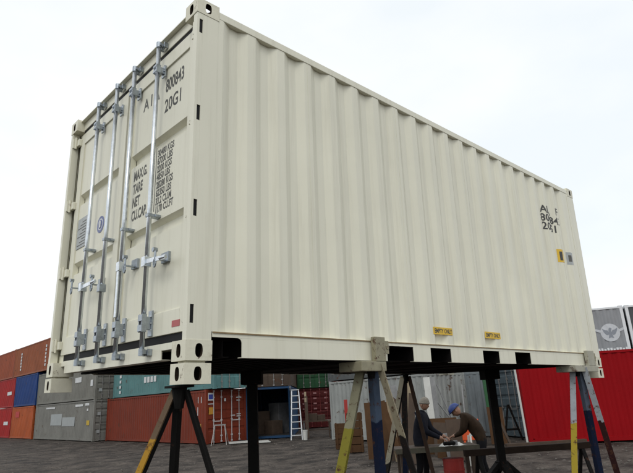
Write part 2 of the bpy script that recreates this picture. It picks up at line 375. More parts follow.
def text_mesh(s, size, mt, xs=0.75, ext=0.0006, align='LEFT', gap=1.0, bold=0.0):
    cu = bpy.data.curves.new('lettering', 'FONT'); cu.body = s; cu.size = size; cu.align_x = align; cu.space_character = gap; cu.resolution_u = 3
    cu.offset = bold
    o = bpy.data.objects.new('tmp', cu); COL.objects.link(o); dg = bpy.context.evaluated_depsgraph_get()
    me = bpy.data.meshes.new_from_object(o.evaluated_get(dg)); bpy.data.objects.remove(o); bpy.data.curves.remove(cu)
    for v in me.vertices: v.co.x *= xs
    me.materials.clear(); me.materials.append(mt); return me
def door_text(s, y, z, size, mt, parent, x, name='lettering', xs=0.75, gap=1.0, bold=0.0):
    me = text_mesh(s, size, mt, xs, gap=gap, bold=bold)
    for v in me.vertices: v.co = Vector((x, y - v.co.x, z + v.co.y))
    return inst(name, me, parent)

# doors
def door(y0, y1, label):
    """door leaf: pressed panel with two deep horizontal channels inside a frame"""
    d = MB(); xf = XD; xp = XD+0.012; z0, z1 = 0.184, 2.330; fi0, fi1 = y0+0.105, y1-0.095
    if y0 > 1: fi0, fi1 = y0+0.095, y1-0.105
    fr = MB()
    fr.box(xf, xf+0.05, y0, fi0, z0, z1); fr.box(xf, xf+0.05, fi1, y1, z0, z1)
    fr.box(xf, xf+0.05, fi0+0.0003, fi1-0.0003, z0, 0.335); fr.box(xf, xf+0.05, fi0+0.0003, fi1-0.0003, 2.215, z1)
    leaf = fr.build('door', BEIGE, box20, bevel=0.003); leaf['label'] = label
    pr = [(xp, 0.3352)]
    for zc in (0.965, 1.635): pr += [(xp, zc-0.070), (xp+0.042, zc-0.056), (xp+0.042, zc+0.014), (xp, zc+0.040)]
    pr.append((xp, 2.2148))
    pm = MB(); pm.strip([(x, fi0-0.002, z) for x, z in pr], [(x, fi1+0.002, z) for x, z in pr]); pm.build('door_panel', BEIGE, leaf)
    # raised rim along the panel's edge
    return leaf
doorR = door(0.105, SEAM-0.018, 'right door leaf with weight table stencilled on it')
doorL = door(SEAM+0.018, CW-0.105, 'left door leaf with grey data plate and blue round sticker')

# hinges: lug through the post slot and blade on the door
for yo, sg, leaf in ((0,1,doorR),(CW,-1,doorL)):
    for h in HZ:
        mb = MB()
        ya, yb = sorted((yo+sg*0.0505, yo+sg*0.135)); mb.box(XD-0.030, XD-0.0005, ya+ (0.0 if sg<0 else 0.0), yb, h-0.035, h+0.035)
        ya, yb = sorted((yo+sg*0.0505, yo+sg*0.066)); mb.box(0.0045, XD-0.0305, ya, yb, h-0.05, h+0.05)
        hg = mb.build('hinge', BEIGE, leaf, bevel=0.004)
        MB().cyl((0.03, yo+sg*0.078, h-0.06), (0.03, yo+sg*0.078, h+0.06), 0.011, 10).build('hinge_pin', BEIGE_D, hg)

# locking bars
BARS = (0.585, 1.005, 1.345, 1.75); XB = XD-0.058
for i, y in enumerate(BARS):
    leaf = doorR if i < 2 else doorL; s = 1 if i in (1,3) else -1
    bar = MB().cyl((XB, y, 0.075), (XB, y, 2.425), 0.0165, 16).build('locking_bar', GALV, leaf, smooth=False)
    for p in bar.data.polygons: p.use_smooth = len(p.vertices) == 4
    # cam ends and keepers
    for zc, nm in ((0.085,'bottom'),(2.405,'top')):
        c = MB(); c.cyl((XB, y, zc-0.022), (XB, y, zc+0.022), 0.021, 12); c.box(XB-0.006, XB+0.045, y-0.030, y+0.010, zc-0.012, zc+0.008)
        c.build('lock_cam', GALV_D, bar)
        k = MB(); k.box(XB+0.022, XD-0.0045, y-0.044, y-0.034, zc-0.022, zc+0.022); k.box(XB+0.022, XD-0.0045, y+0.024, y+0.034, zc-0.022, zc+0.022)
        k.cyl((XB+0.030, y-0.046, zc-0.014), (XB+0.030, y+0.036, zc-0.014), 0.007, 8)
        kk = k.build('cam_keeper', GALV_D, box20, bevel=0.002)
    # big end brackets, bolted
    for zc in (0.275, 2.19):
        hb_ = 0.085 if zc < 1 else 0.048
        k = MB(); k.box(XB+0.0119, XD-0.013, y-0.017, y+0.014, zc-hb_*.5, zc+hb_*.5); k.box(XD-0.0128, XD-0.0005, y-0.030, y+0.024, zc-hb_, zc+hb_); k.box(XB-0.022, XB+0.0118, y-0.028, y-0.019, zc-hb_*.7, zc+hb_*.7); k.box(XB-0.022, XB+0.0118, y+0.019, y+0.027, zc-hb_*.7, zc+hb_*.7)
        k.box(XB-0.026, XB-0.0222, y-0.030, y+0.028, zc-hb_*.65, zc-0.012); k.box(XB-0.026, XB-0.0222, y-0.030, y+0.028, zc+0.012, zc+hb_*.65)
        br = k.build('bar_bracket', GALV_D, leaf, bevel=0.002)
        for dz in (-0.045, 0.0, 0.045): MB().cyl((XD-0.020, y-0.0235, zc+dz), (XD-0.0129, y-0.0235, zc+dz), 0.005, 8).build('bolt_head', GALV, br)
    # mid guide
    for zc in (1.02, 1.62) if i in () else (1.025,):
        k = MB(); k.box(XB-0.021, XD+0.0115, y-0.022, y+0.022, zc-0.012, zc+0.012); k.box(XB+0.030, XD+0.0115, y-0.034, y-0.0222, zc-0.009, zc+0.009)
        k.build('bar_guide', GALV_D, leaf, bevel=0.003)
def handle(y, z, y2, z2, leaf):
    hub = MB(); hub.box(XB-0.03, XB+0.024, y-0.025, y+0.025, z-0.035, z+0.035); hb = hub.build('handle_hub', GALV, leaf, bevel=0.004)
    a = Vector((XB-0.012, y, z)); e = Vector((XB-0.016, y2, z2)); dd = (e-a).normalized()
    m_ = MB(); m_.obox(a - Vector((0.007,0,0.016)), (e-a), (0.012,0,0), (0,0,0.032)); m_.cyl(e-dd*0.07, e, 0.017, 10, 0.012)
    m_.build('handle', GALV, leaf, bevel=0.003)
def retainer(y, z, leaf):
    k = MB(); k.box(XD-0.006, XD+0.0118, y-0.05, y+0.05, z-0.035, z+0.035); k.box(XB-0.02, XD-0.0062, y-0.018, y+0.006, z-0.028, z-0.018)
    k.cyl((XB-0.018, y-0.004, z-0.018), (XB-0.018, y-0.004, z+0.034), 0.008, 8)
    rt = k.build('handle_retainer', GALV_D, leaf, bevel=0.002)
    q = MB(); c = Vector((XB-0.02, y-0.004, z-0.050))
    q.tube([c+Vector((0, 0.015*math.sin(t), 0.026*math.cos(t))) for t in [i*math.pi/5 for i in range(11)]], 0.006, 6); q.build('catch_loop', GALV_D, rt)
    MB().cyl((XB-0.03, y+0.012, z+0.045), (XB+0.0, y+0.012, z+0.045), 0.016, 10).build('seal_boss', GALV_D, rt)
handle(BARS[0], 0.690, 0.285, 0.665, doorR); retainer(0.43, 0.70, doorR)
handle(BARS[3], 0.700, 1.455, 0.705, doorL); retainer(1.52, 0.71, doorL)
# the right door's inner bar: handle hanging down along the bar, its empty retainer beside
hb = MB().box(XB-0.03, XB+0.024, BARS[1]-0.025, BARS[1]+0.025, 0.70, 0.77).build('handle_hub', GALV, doorR, bevel=0.004)
m_ = MB(); m_.obox((XB-0.026, BARS[1]-0.016, 0.36), (0.010,0,0), (0,0.030,0), (0,0,0.36)); m_.build('handle', GALV, doorR, bevel=0.003)
retainer(0.90, 0.745, doorR)
hb = MB().box(XB-0.03, XB+0.024, BARS[2]-0.025, BARS[2]+0.025, 0.60, 0.66).build('handle_hub', GALV_D, doorL, bevel=0.004)
retainer(1.98, 0.755, doorL)

# lettering on the doors
xt = XD+0.0112
door_text('AIA', 0.945, 2.010, 0.145, INKG, doorR, xt, xs=0.92, gap=1.45, bold=0.003)
door_text('800843', 0.575, 2.015, 0.150, INK, doorR, xt, xs=0.62, bold=0.004)
door_text('20G1', 0.580, 1.845, 0.150, INK, doorR, xt, xs=0.80, bold=0.003)
for i, s in enumerate(('MAX.G.', 'TARE', 'NET', 'CU.CAP.')):
    door_text(s, 1.045, 1.440 - i*0.110, 0.112, INKG, doorR, xt, xs=0.62, bold=0.004)
rows = ('30480 KGS', '67200 LBS', '2200 KGS', '4850 LBS', '28280 KGS', '62350 LBS', '33.2 CU.M', '1170 CU.FT')
for i, s in enumerate(rows):
    door_text(s, 0.648, 1.510 - i*0.063, 0.074, INKG, doorR, xt, xs=0.72, bold=0.0025)
MB().box(xt-0.001, xt+0.0005, 0.665, 0.672, 1.09, 1.59).build('stencil_rule', INKG, doorR)
pl = MB().box(XD+0.006, XD+0.0118, 1.985, 2.215, 1.13, 1.42).build('data_plate', PLATEG, doorL, bevel=0.002)
for i in range(9): MB().box(XD+0.0052, XD+0.0058, 2.005, 2.195 - 0.05*(i % 3), 1.155+i*0.027, 1.163+i*0.027).build('plate_line', INKG, pl)
cc = MB(); cc.cyl((XD+0.0092, 1.665, 1.245), (XD+0.0118, 1.665, 1.245), 0.075, 28); st = cc.build('round_sticker', BLUEST, doorL)
q = MB(); q.cyl((XD+0.0085, 1.665, 1.245), (XD+0.009, 1.665, 1.245), 0.052, 24); q2 = q.build('sticker_ring', WHITEP, st)
q = MB(); q.cyl((XD+0.0075, 1.665, 1.245), (XD+0.0084, 1.665, 1.245), 0.042, 24); q.build('sticker_centre', BLUEST, st)
MB().box(XD+0.007, XD+0.0083, 1.65, 1.68, 1.215, 1.275).build('sticker_mark', WHITEP, st).location = (-0.0035,0,0)
rs = MB().box(XD-0.0025, XD-0.0005, 0.20, 0.30, 0.222, 0.262).build('red_sticker', REDST, doorR)

# lettering and labels folded over the corrugated side wall
def fold(me, x, z, parent, name, off=0.0015):
    bm = bmesh.new(); bm.from_mesh(me)
    for v in bm.verts: v.co = Vector((x+v.co.x, 0, z+v.co.y))
    for fx in FOLDS:
        g_ = list(bm.verts)+list(bm.edges)+list(bm.faces)
        if any(v.co.x < fx for v in bm.verts) and any(v.co.x > fx for v in bm.verts):
            bmesh.ops.bisect_plane(bm, geom=g_, plane_co=(fx,0,0), plane_no=(1,0,0), dist=1e-6)
    for v in bm.verts: v.co.y = prof(v.co.x) - off
    bmesh.ops.recalc_face_normals(bm, faces=bm.faces)
    m2 = bpy.data.meshes.new(name); bm.to_mesh(m2); bm.free(); m2.materials.append(me.materials[0]); return inst(name, m2, parent)
def plate_mesh(w, h, mt):
    me = bpy.data.meshes.new('label'); me.from_pydata([(0,0,0),(w,0,0),(w,h,0),(0,h,0)], [], [(0,1,2,3)]); me.materials.append(mt); return me
for s, z, x in (('AIA', 1.955, 5.075), ('F', 1.975, min(FOLDS, key=lambda q: abs(q-5.535) + (0 if prof(q+0.02) < 0.009 else 1)) + 0.004), ('800843', 1.840, 5.06), ('20G1', 1.725, 5.07)):
    fold(text_mesh(s, 0.140, INK, 1.22, bold=0.003), x, z, box20, 'lettering')
for x in (2.44, 3.30):
    lb = MB().box(x, x+0.29, 0.0035, 0.0075, 0.262, 0.326).build('fork_pocket_label', YEL, box20)
    me = text_mesh('EMPTY ONLY', 0.052, INK, 0.86, bold=0.0015)
    for v in me.vertices: v.co = Vector((x+0.014+v.co.x, 0.0028, 0.276+v.co.y))
    inst('lettering', me, lb)
SLP = [CP[i][0] for i in range(len(CP)-1) if CP[i][1] > 0.03 and CP[i+1][1] < 0.03]
sa = min(SLP, key=lambda q: abs(q-5.27)); sb_ = min(SLP, key=lambda q: abs(q-5.56))
lb = fold(plate_mesh(0.12, 0.175, YEL), sa, 1.325, box20, 'warning_label')
fold(plate_mesh(0.05, 0.12, INK), sa+0.035, 1.35, lb, 'label_mark', 0.0025)
lb = fold(plate_mesh(0.12, 0.17, PLATEG), sb_, 1.33, box20, 'grey_label')
fold(plate_mesh(0.06, 0.09, INKG), sb_+0.03, 1.37, lb, 'label_mark', 0.0025)

# underframe
MB().box(0.15, CL-0.08, 0.06, CW-0.06, 0.142, 0.166).build('floor', UNDER, box20)
cm = MB(); cm.box(-0.02, -0.015, 0.052, CW-0.052, 0.024, 0.141); cm.box(-0.0148, 0.03, 0.052, CW-0.052, 0.024, 0.029); cm = cm.mesh('crossmember', UNDER)
xx = 0.30
while xx < CL-0.2:
    if not any(a-0.03 < xx < b_+0.03 for a, b_ in POCK): inst('crossmember', cm, box20, (xx, 0, 0))
    xx += 0.155
for a, b_ in POCK:
    p = MB(); p.box(a+0.001, a+0.006, 0.0106, CW-0.0106, 0.026, 0.1392); p.box(b_-0.006, b_-0.001, 0.0106, CW-0.0106, 0.026, 0.1392); p.box(a+0.0062, b_-0.0062, 0.02, CW-0.02, 0.133, 0.1392)
    p.box(a+0.0062, b_-0.0062, 0.10, CW-0.10, 0.026, 0.031); p.build('fork_pocket', UNDER, box20)
mb = MB(); mb.box(0.1502, 0.16, 0.163, CW-0.163, 0.03, 0.141); mb.build('sill_backing', UNDER, box20)

# ------------------------------------------------------------------ steel stands
CREAM_LEG = (0.40,0.36,0.24); YELLOW = (0.33,0.25,0.025); GREYP = (0.30,0.32,0.34); NAVY = (0.006,0.012,0.035); DKRED = (0.025,0.008,0.008); NEARBLK = (0.014,0.013,0.012)
STEELBLK = mat('black_steel_and_shade', (0.007,0.0065,0.006), 0.75, var=0.3, scale=8, rust=0.05, spec=0.1)  # black steel; on two legs it also paints the shaded flange
HEADM = mat('worn_cream_head', (0.26,0.24,0.16), 0.6, var=0.15, scale=10, rust=0.35, rust_scale=16)
def angle_leg(p0, p1, w, th, spin, mt, parent):
    p0, p1 = Vector(p0), Vector(p1); d = (p1-p0).normalized(); s = Vector((0,0,1)).cross(d)
    s = s.normalized() if s.length > 1e-4 else Vector((1,0,0)); t_ = d.cross(s)
    a = s*math.cos(spin)+t_*math.sin(spin); b_ = d.cross(a)
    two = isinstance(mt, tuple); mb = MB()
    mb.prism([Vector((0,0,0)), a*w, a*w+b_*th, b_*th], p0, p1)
    if two: mb.mi = 1  # second flange takes its own material, used to paint it as shaded
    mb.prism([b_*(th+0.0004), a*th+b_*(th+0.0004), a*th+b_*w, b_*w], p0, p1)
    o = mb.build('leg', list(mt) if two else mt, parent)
    return o
def tripod(name, label, top, legs, w, mats, head=None, gusset=True):
    base = Vector((top.x, top.y, 0)); root = empty(name, base, 0, label, 'stand', 'steel stands under the raised container')
    zt = top.z
    for (l, fw_, spin, dx), mt in zip(legs, mats):
        q = lat(l, fw_); st = lat(*dx) if dx else Vector((0,0,0))
        lg = angle_leg(st + q.normalized()*0.02 + Vector((0,0,zt-0.035)), st + q + Vector((0,0,0.006)), w, 0.009, spin, mt, root)
        MB().box(st.x+q.x-0.07, st.x+q.x+0.07, st.y+q.y-0.07, st.y+q.y+0.07, -0.03, 0.0055).build('foot_plate', STEELBLK, root)
    c = MB()
    c.box(-0.062, 0.062, -0.062, 0.062, zt-0.014, zt-0.001); c.build('head_plate', head or STEELBLK, root)
    if gusset:
        g_ = MB(); g_.cyl((0,0,zt-0.13), (0,0,zt-0.0145), 0.025, 10, 0.045); g_.build('gusset', STEELBLK, root)
    return root
LN1 = mat_split('cream_and_yellow_leg', (0.11,0.075,0.045), (0.33,0.18,0.02), 1.62)
p = cw(0.040, 0.125, -0.135)
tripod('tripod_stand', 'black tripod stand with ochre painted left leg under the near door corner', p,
       ((-0.81,-0.10,2.2,None), (-0.265,0.70,0.8,None), (0.64,-0.05,0.8,None)), 0.040, ((LN1, STEELBLK), STEELBLK, STEELBLK))  # left leg's second flange is black to paint its shaded side

def bracket_stand(label, cx, legs, w, mats, hx0, hx1, tab0, tab1, hm):
    top = cw(cx, 0.03, 0.018); root = tripod('trestle_stand', label, top, legs, w, mats, hm)
    zt = top.z; ob = lambda x, y, z: cw(x, y, z) - root.location
    X = (cw(1,0,0)-cw(0,0,0)); Y = (cw(0,1,0)-cw(0,0,0)); Z = (cw(0,0,1)-cw(0,0,0))
    m = MB(); m.obox(ob(hx0, -0.055, -0.060), X*(hx1-hx0), Y*0.24, Z*0.072); m.build('head_beam', hm, root, bevel=0.006)
    m = MB(); m.obox(ob(tab0, -0.055, 0.0125), X*(tab1-tab0), Y*0.045, Z*0.185); tb = m.build('upright_tab', hm, root, bevel=0.004)
    m = MB(); m.obox(ob(tab1-0.002, -0.050, 0.07), X*0.05, Y*0.03, Z*0.10); m.cyl(ob(tab1+0.03,-0.055,0.12), ob(tab1+0.03,-0.015,0.12), 0.018, 10); m.build('clamp', HEADM, root, bevel=0.003)
    return root
L2a = mat_split('cream_leg_yellow_foot', (0.20,0.19,0.125), (0.19,0.17,0.022), 1.58); L2b = mat_split('blue_stand_leg', (0.06,0.085,0.13), NAVY, 1.62); L2c = mat_split('cream_leg_red_foot', (0.26,0.23,0.16), (0.012,0.010,0.009), 1.50)
bracket_stand('cream and yellow legged stand clamped to the middle of the long side rail', 1.61,
       ((-0.601,-0.30,2.3,(-0.03,0)), (0.029,0.45,0.9,(0.01,0)), (0.497,-0.05,0.8,(0.02,0))), 0.062, (L2a, L2b, L2c), 1.42, 1.70, 1.585, 1.70, HEADM)
L3a = mat_split('grey_leg_yellow_foot', GREYP, YELLOW, 1.38); L3b = mat_split('navy_stand_leg', (0.10,0.12,0.16), NAVY, 1.5); L3c = mat_split('grey_leg_red_foot', GREYP, DKRED, 1.38)
HEADG = mat('grey_cream_head', (0.36,0.35,0.28), 0.6, var=0.12, scale=10, rust=0.2)
bracket_stand('grey and yellow legged stand under the far end of the long side', 5.38,
       ((-0.504,-0.35,2.3,None), (0.17,0.35,0.9,(0.03,0)), (0.295,0.05,0.8,(0.04,0))), 0.066, (L3a, L3b, L3c), 5.16, 5.84, 5.58, 5.78, HEADG)
p = cw(5.02, 2.39, 0.0185)
L4a = mat_split('cream_leg_dark_foot', (0.42,0.38,0.28), NEARBLK, 0.9); L4b = mat_split('dark_blue_leg', NEARBLK, NAVY, 0.9); L4c = mat_split('brown_leg', (0.05,0.03,0.02), NEARBLK, 0.5)
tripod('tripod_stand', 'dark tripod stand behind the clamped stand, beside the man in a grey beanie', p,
       ((-0.628,-0.25,2.4,None), (-0.103,0.50,0.8,None), (0.333,-0.02,0.8,None)), 0.066, ((L4a, STEELBLK), L4b, L4c))  # left leg: cream lit flange, black one with shade put into its colour

def post_stand(label, x, y):
    top = cw(x, y, 0.0235); root = empty('post_stand', (top.x, top.y, 0), math.radians(-42), label, 'stand', 'steel stands under the raised container'); zt = top.z
    MB().box(-0.050, 0.050, -0.050, 0.050, 0.80, zt-0.13).build('column', STEELBLK, root, bevel=0.006)
    MB().box(-0.10, 0.10, -0.13, 0.13, zt-0.1295, zt-0.001).build('head_beam', STEELBLK, root, bevel=0.006)
    MB().cyl((0,0,0.79), (0,0,0.90), 0.085, 12).build('collar', STEELBLK, root)
    for a in (0, 90, 180, 270):
        c, s = math.cos(math.radians(a+8)), math.sin(math.radians(a+8))
        lg = MB(); e = Vector((c*0.95, s*0.95, 0.0)); st = Vector((c*0.05, s*0.05, 0.84)); sd_ = Vector((-s, c, 0))*0.05
        lg.obox(st - sd_, e-st, sd_*2, (0,0,0.07)); lg.build('leg', STEELBLK, root)
    return root
post_stand('black square post stand seen behind the near corner tripod', 1.75, 1.76)
post_stand('black post stand with spread legs, in front of the grey container doors', 5.35, 1.2)

# ------------------------------------------------------------------ yard containers
WHITE_MARK = mat('white_marking', (0.55,0.56,0.56), 0.6, var=0.1)
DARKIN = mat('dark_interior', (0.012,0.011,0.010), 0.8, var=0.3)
HWM = mat('door_hardware', (0.24,0.23,0.22), 0.5, metal=0.4, var=0.2, scale=12)
def yard_container(label, origin, rz, L_, H, col, name='yard_container', frame=None, rod=None, rust=0.12, doors=True, open_left=False, group=None, mark=True, skin=None, hole=False):
    W = 2.438
    col = tuple(c*0.58 for c in col)
    m = skin or mat('yard_paint', col, 0.55, var=0.16, scale=0.9, dirt=tuple(c*0.45+0.015 for c in col), dirt_amt=0.55, dirt_scale=(1.5,1.5,0.35), rust=rust, rust_scale=2.2, spec=0.2)
    fm = frame or m; root = empty(name, origin, rz, label, 'shipping container', group or 'containers stored round the yard')
    n_ = int((L_-0.3)/0.278)
    pts = [(0.12, 0.02)]; x = 0.15; pts.append((x, 0.02)); pit = (L_-0.3)/n_
    for i in range(n_):
        for fr_, y in ((0.245,0.05),(0.255,0.05),(0.245,0.02),(0.255,0.02)): x += fr_*pit; pts.append((x, y))
    pts.append((L_-0.12, 0.02))
    for yo, sg in ((0,1),(W,-1)):
        mb = MB(); mb.strip([(a, yo+sg*b_, 0.16) for a, b_ in pts], [(a, yo+sg*b_, H-0.1) for a, b_ in pts]); mb.build('side_wall', m, root)
        ya, yb = sorted((yo+sg*0.004, yo+sg*0.05))
        MB().box(0.179, L_-0.179, ya, yb, 0.03, 0.16).build('bottom_side_rail', fm, root); MB().box(0.179, L_-0.179, ya, yb, H-0.11, H-0.03).build('top_side_rail', fm, root)
        for xa in (0.004, L_-0.129):
            yc, yd = sorted((yo+sg*0.004, yo+sg*0.125)); MB().box(xa, xa+0.125, yc, yd, 0.119, H-0.119).build('corner_post', fm, root)
        for xa in (0.0, L_-0.178):
            yc, yd = sorted((yo, yo+sg*0.162))
            for za in (0.0, H-0.118): MB().box(xa, xa+0.178, yc, yd, za, za+0.118).build('corner_casting', fm, root)
    MB().box(0.05, L_-0.05, 0.0505, W-0.0505, H-0.06, H-0.045).build('roof', m, root)
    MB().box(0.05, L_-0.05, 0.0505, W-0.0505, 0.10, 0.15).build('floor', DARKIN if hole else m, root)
    # plain end wall, pressed
    ep = [(W*0.052, 0.02)]; yy = W*0.052; ne = 8; pe = (W*0.896)/ne
    for i in range(ne):
        for fr_, d_ in ((0.2,0.05),(0.3,0.05),(0.2,0.02),(0.3,0.02)): yy += fr_*pe; ep.append((yy, d_))
    mb = MB(); mb.strip([(L_-d_, y, 0.12) for y, d_ in ep], [(L_-d_, y, H-0.1) for y, d_ in ep]); mb.build('end_wall', m, root)
    for za, zb in ((0.02,0.13),(H-0.115,H-0.01)):
        for xa in (0.02, L_-0.10): MB().box(xa, xa+0.08, 0.163, W-0.163, za, zb).build('end_beam', fm, root)
    if doors:
        for k in range(2):
            y0, y1 = (0.127, W/2-0.008) if k == 0 else (W/2+0.008, W-0.127)
            hinge_y = y1 if k == 1 else y0
            dr = empty('door', (0.03, hinge_y, 0), 0); dr.parent = root; opened = open_left and k == 1
            ya, yb = (y0-hinge_y, y1-hinge_y)
            mb = MB(); pz = [0.135]
            zz = 0.30; prof2 = [(0.0, 0.135), (0.0, 0.30)]
            for i in range(5):
                h_ = (H-0.42)/5; b0 = 0.30+i*h_; prof2 += [(0.0, b0+h_*0.62), (0.028, b0+h_*0.70), (0.028, b0+h_*0.90), (0.0, b0+h_)]
            prof2.append((0.0, H-0.12))
            mb.strip([(x_, ya, z_) for x_, z_ in prof2], [(x_, yb, z_) for x_, z_ in prof2])
            mb.box(0.029, 0.045, ya, yb, 0.135, H-0.12)
            pm_ = mb.build('door_panel', skin if (skin and not opened) else (WHITE_DOOR if opened else m), dr)
            for t_ in (0.30, 0.72):
                yb_ = ya + (yb-ya)*(t_ if k == 0 else 1-t_)
                rd = MB().cyl((-0.03, yb_, 0.06), (-0.03, yb_, H-0.05), 0.019, 8); rd.build('locking_bar', rod or HWM, pm_)
                for za in (0.08, 0.35, 1.1, H-0.4, H-0.09): MB().box(-0.052, -0.001, yb_-0.045, yb_+0.045, za-0.03, za+0.03).build('bar_bracket', rod or HWM, pm_)
            if not opened:
                MB().box(-0.055, -0.04, ya+(yb-ya)*0.25, ya+(yb-ya)*0.75, 1.02, 1.06).build('handle', rod or HWM, pm_)
                MB().box(0.0, 0.004, ya+0.001*0, ya+0.001, 0.14, 0.2).build('edge_seal', BLACKR, pm_)
            if opened: dr.rotation_euler = (0, 0, math.radians(-92))
    else:
        mb = MB(); mb.strip([(d_, y, 0.12) for y, d_ in ep], [(d_, y, H-0.1) for y, d_ in ep]); mb.build('end_wall', m, root)
    return root
WHITE_DOOR = mat('white_inner_door', (0.42,0.44,0.45), 0.5, var=0.1, scale=2, dirt=(0.10,0.13,0.2), dirt_amt=0.6, dirt_scale=(1,1,1))
def decal(root, quads, mt, name='painted_mark'):
    for (x0, x1, y0, y1, z0, z1) in quads: MB().box(x0, x1, y0, y1, z0, z1).build(name, mt, root)
R90 = math.radians(90)
def row(label, X, Ynear, z, L_, H, col, **k):     # long side towards the yard (-X), doors towards -Y
    return yard_container(label, (X+2.438, Ynear, z), R90, L_, H, col, **k)
# in the row's local frame: x = distance behind the door end, the visible side is y = 2.438
WM = 2.438
red40 = row('long red container on the ground, its door end beside the blue open container', 15.0, 24.5, 0, 12.19, 2.59, (0.27,0.045,0.020), rod=mat('white_rods', (0.42,0.40,0.40), 0.5))
decal(red40, [(0.006, 0.011, 1.98, 2.32, 2.05, 2.42), (0.006,0.011, 1.98, 2.38, 1.86, 1.90)], WHITE_MARK, 'white_sign')
decal(red40, [(0.000, 0.0055, 2.03, 2.27, 2.11, 2.34)], mat('blue_sign', (0.03,0.05,0.28), 0.5), 'blue_sign')
decal(red40, [(0.006, 0.011, 2.02, 2.26, 1.38, 1.72)], mat('ochre_sign', (0.42,0.20,0.02), 0.5), 'yellow_sign')
decal(red40, [(0.006, 0.011, 0.30, 0.62, 2.12, 2.17), (0.006,0.011, 0.38,0.60, 1.98, 2.03), (0.006, 0.011, 1.25, 1.36, 1.98, 2.12), (0.006,0.011,0.35,0.60,1.30,1.34),(0.006,0.011,0.35,0.60,1.20,1.24),(0.006,0.011,0.70,0.95,1.25,1.29)], WHITE_MARK)
decal(red40, [(0.42+0.30*i, 0.47+0.30*i, WM-0.006, WM-0.001, 1.95, 2.25) for i in range(2)] + [(0.75,0.80,WM-0.006,WM-0.001,1.35,1.75)], WHITE_MARK)
decal(red40, [(0.45, 0.80, WM-0.0125, WM-0.008, 0.55, 0.95)], mat('ochre_patch', (0.36,0.17,0.03), 0.6), 'yellow_sign')
teal40 = row('pale teal container stacked on the long red container', 15.1, 23.9, 2.592, 12.19, 2.59, (0.15,0.33,0.33), rust=0.06)
decal(teal40, [(11.0, 11.25, WM-0.006, WM-0.001, 1.2-0.32*i, 1.38-0.32*i) for i in range(4)] + [(6.2+0.42*i, 6.5+0.42*i, WM-0.006, WM-0.001, 0.72, 1.05) for i in range(4)], WHITE_MARK)
gr1 = row('grey container at the bottom of the left stack with pale patches', 14.3, 37.05, 0, 12.19, 2.59, (0.30,0.295,0.265), rust=0.05)
gr2 = row('grey container on top of the grey container, under the cream door corner', 14.3, 37.05, 2.592, 12.19, 2.40, (0.29,0.285,0.25), rust=0.05)
PALE = mat('pale_patch', (0.30,0.32,0.32), 0.6, var=0.08)
decal(gr1, [(3.4, 5.9, WM-0.017, WM-0.012, 0.95, 1.55), (6.0, 8.4, WM-0.017, WM-0.012, 1.0, 1.8)], PALE, 'pale_patch')
decal(gr1, [(0.9, 1.6, WM-0.006, WM-0.001, 2.25, 2.4), (2.0,3.4,WM-0.006,WM-0.001,2.22,2.36), (7.6,9.6,WM-0.006,WM-0.001,2.2,2.32), (1.0,1.25,WM-0.006,WM-0.001,1.9,2.05)], WHITE_MARK)
decal(gr1, [(0.7, 1.2, WM-0.006, WM-0.001, 1.0, 1.3)], mat('yellow_placard', (0.45,0.30,0.02), 0.6), 'yellow_placard')
decal(gr2, [(5.6, 6.4, WM-0.006, WM-0.001, 2.08, 2.2), (7.2,8.6,WM-0.006,WM-0.001,2.0,2.15), (0.5,0.9,WM-0.006,WM-0.001,0.9,1.3), (2.6,3.8,WM-0.006,WM-0.001,1.25,1.6)], WHITE_MARK)
for dz in (0, 2.592):
    decal(gr1 if dz == 0 else gr2, [(-0.03,-0.005,2.0,2.2,0.5,0.7), (-0.03,-0.005,2.0,2.2,1.6,1.8)], PALE, 'pale_patch')
oran = row('orange red container with a red square at the bottom left of the stacks', 14.2, 49.55, 0, 6.06, 2.59, (0.60,0.13,0.035), rust=0.05)
decal(oran, [(3.8, 4.9, WM-0.006, WM-0.001, 1.7, 2.2)], mat('red_square', (0.40,0.015,0.012), 0.6), 'red_square')
row('bright blue container stacked on the orange red container', 14.2, 49.3, 2.592, 6.06, 2.59, (0.014,0.065,0.27), rust=0.03)
rd1 = row('red container at the left edge on the ground beside the orange one', 14.2, 55.85, 0, 6.06, 2.59, (0.52,0.020,0.018), rust=0.03)
rd2 = row('red container at the left edge stacked beside the blue one', 14.2, 55.6, 2.592, 6.06, 2.59, (0.50,0.018,0.018), rust=0.03)
for q in (rd1, rd2): decal(q, [(0.8, 2.2, WM-0.006, WM-0.001, 1.1, 1.4)], WHITE_MARK)
brn = row('rust brown long container lying on top of the blue container', 14.2, 44.3, 5.186, 12.19, 2.59, (0.42,0.12,0.045), rust=0.10)
decal(brn, [(9.9, 10.25, WM-0.006, WM-0.001, 0.5+0.27*i, 0.68+0.27*i) for i in range(6)] + [(3.2, 3.5, WM-0.006, WM-0.001, 0.4+0.3*i, 0.6+0.3*i) for i in range(6)], WHITE_MARK)
row('brick red container at the top left corner of the stacks', 14.2, 56.6, 5.186, 6.06, 2.59, (0.44,0.10,0.04), rust=0.08)

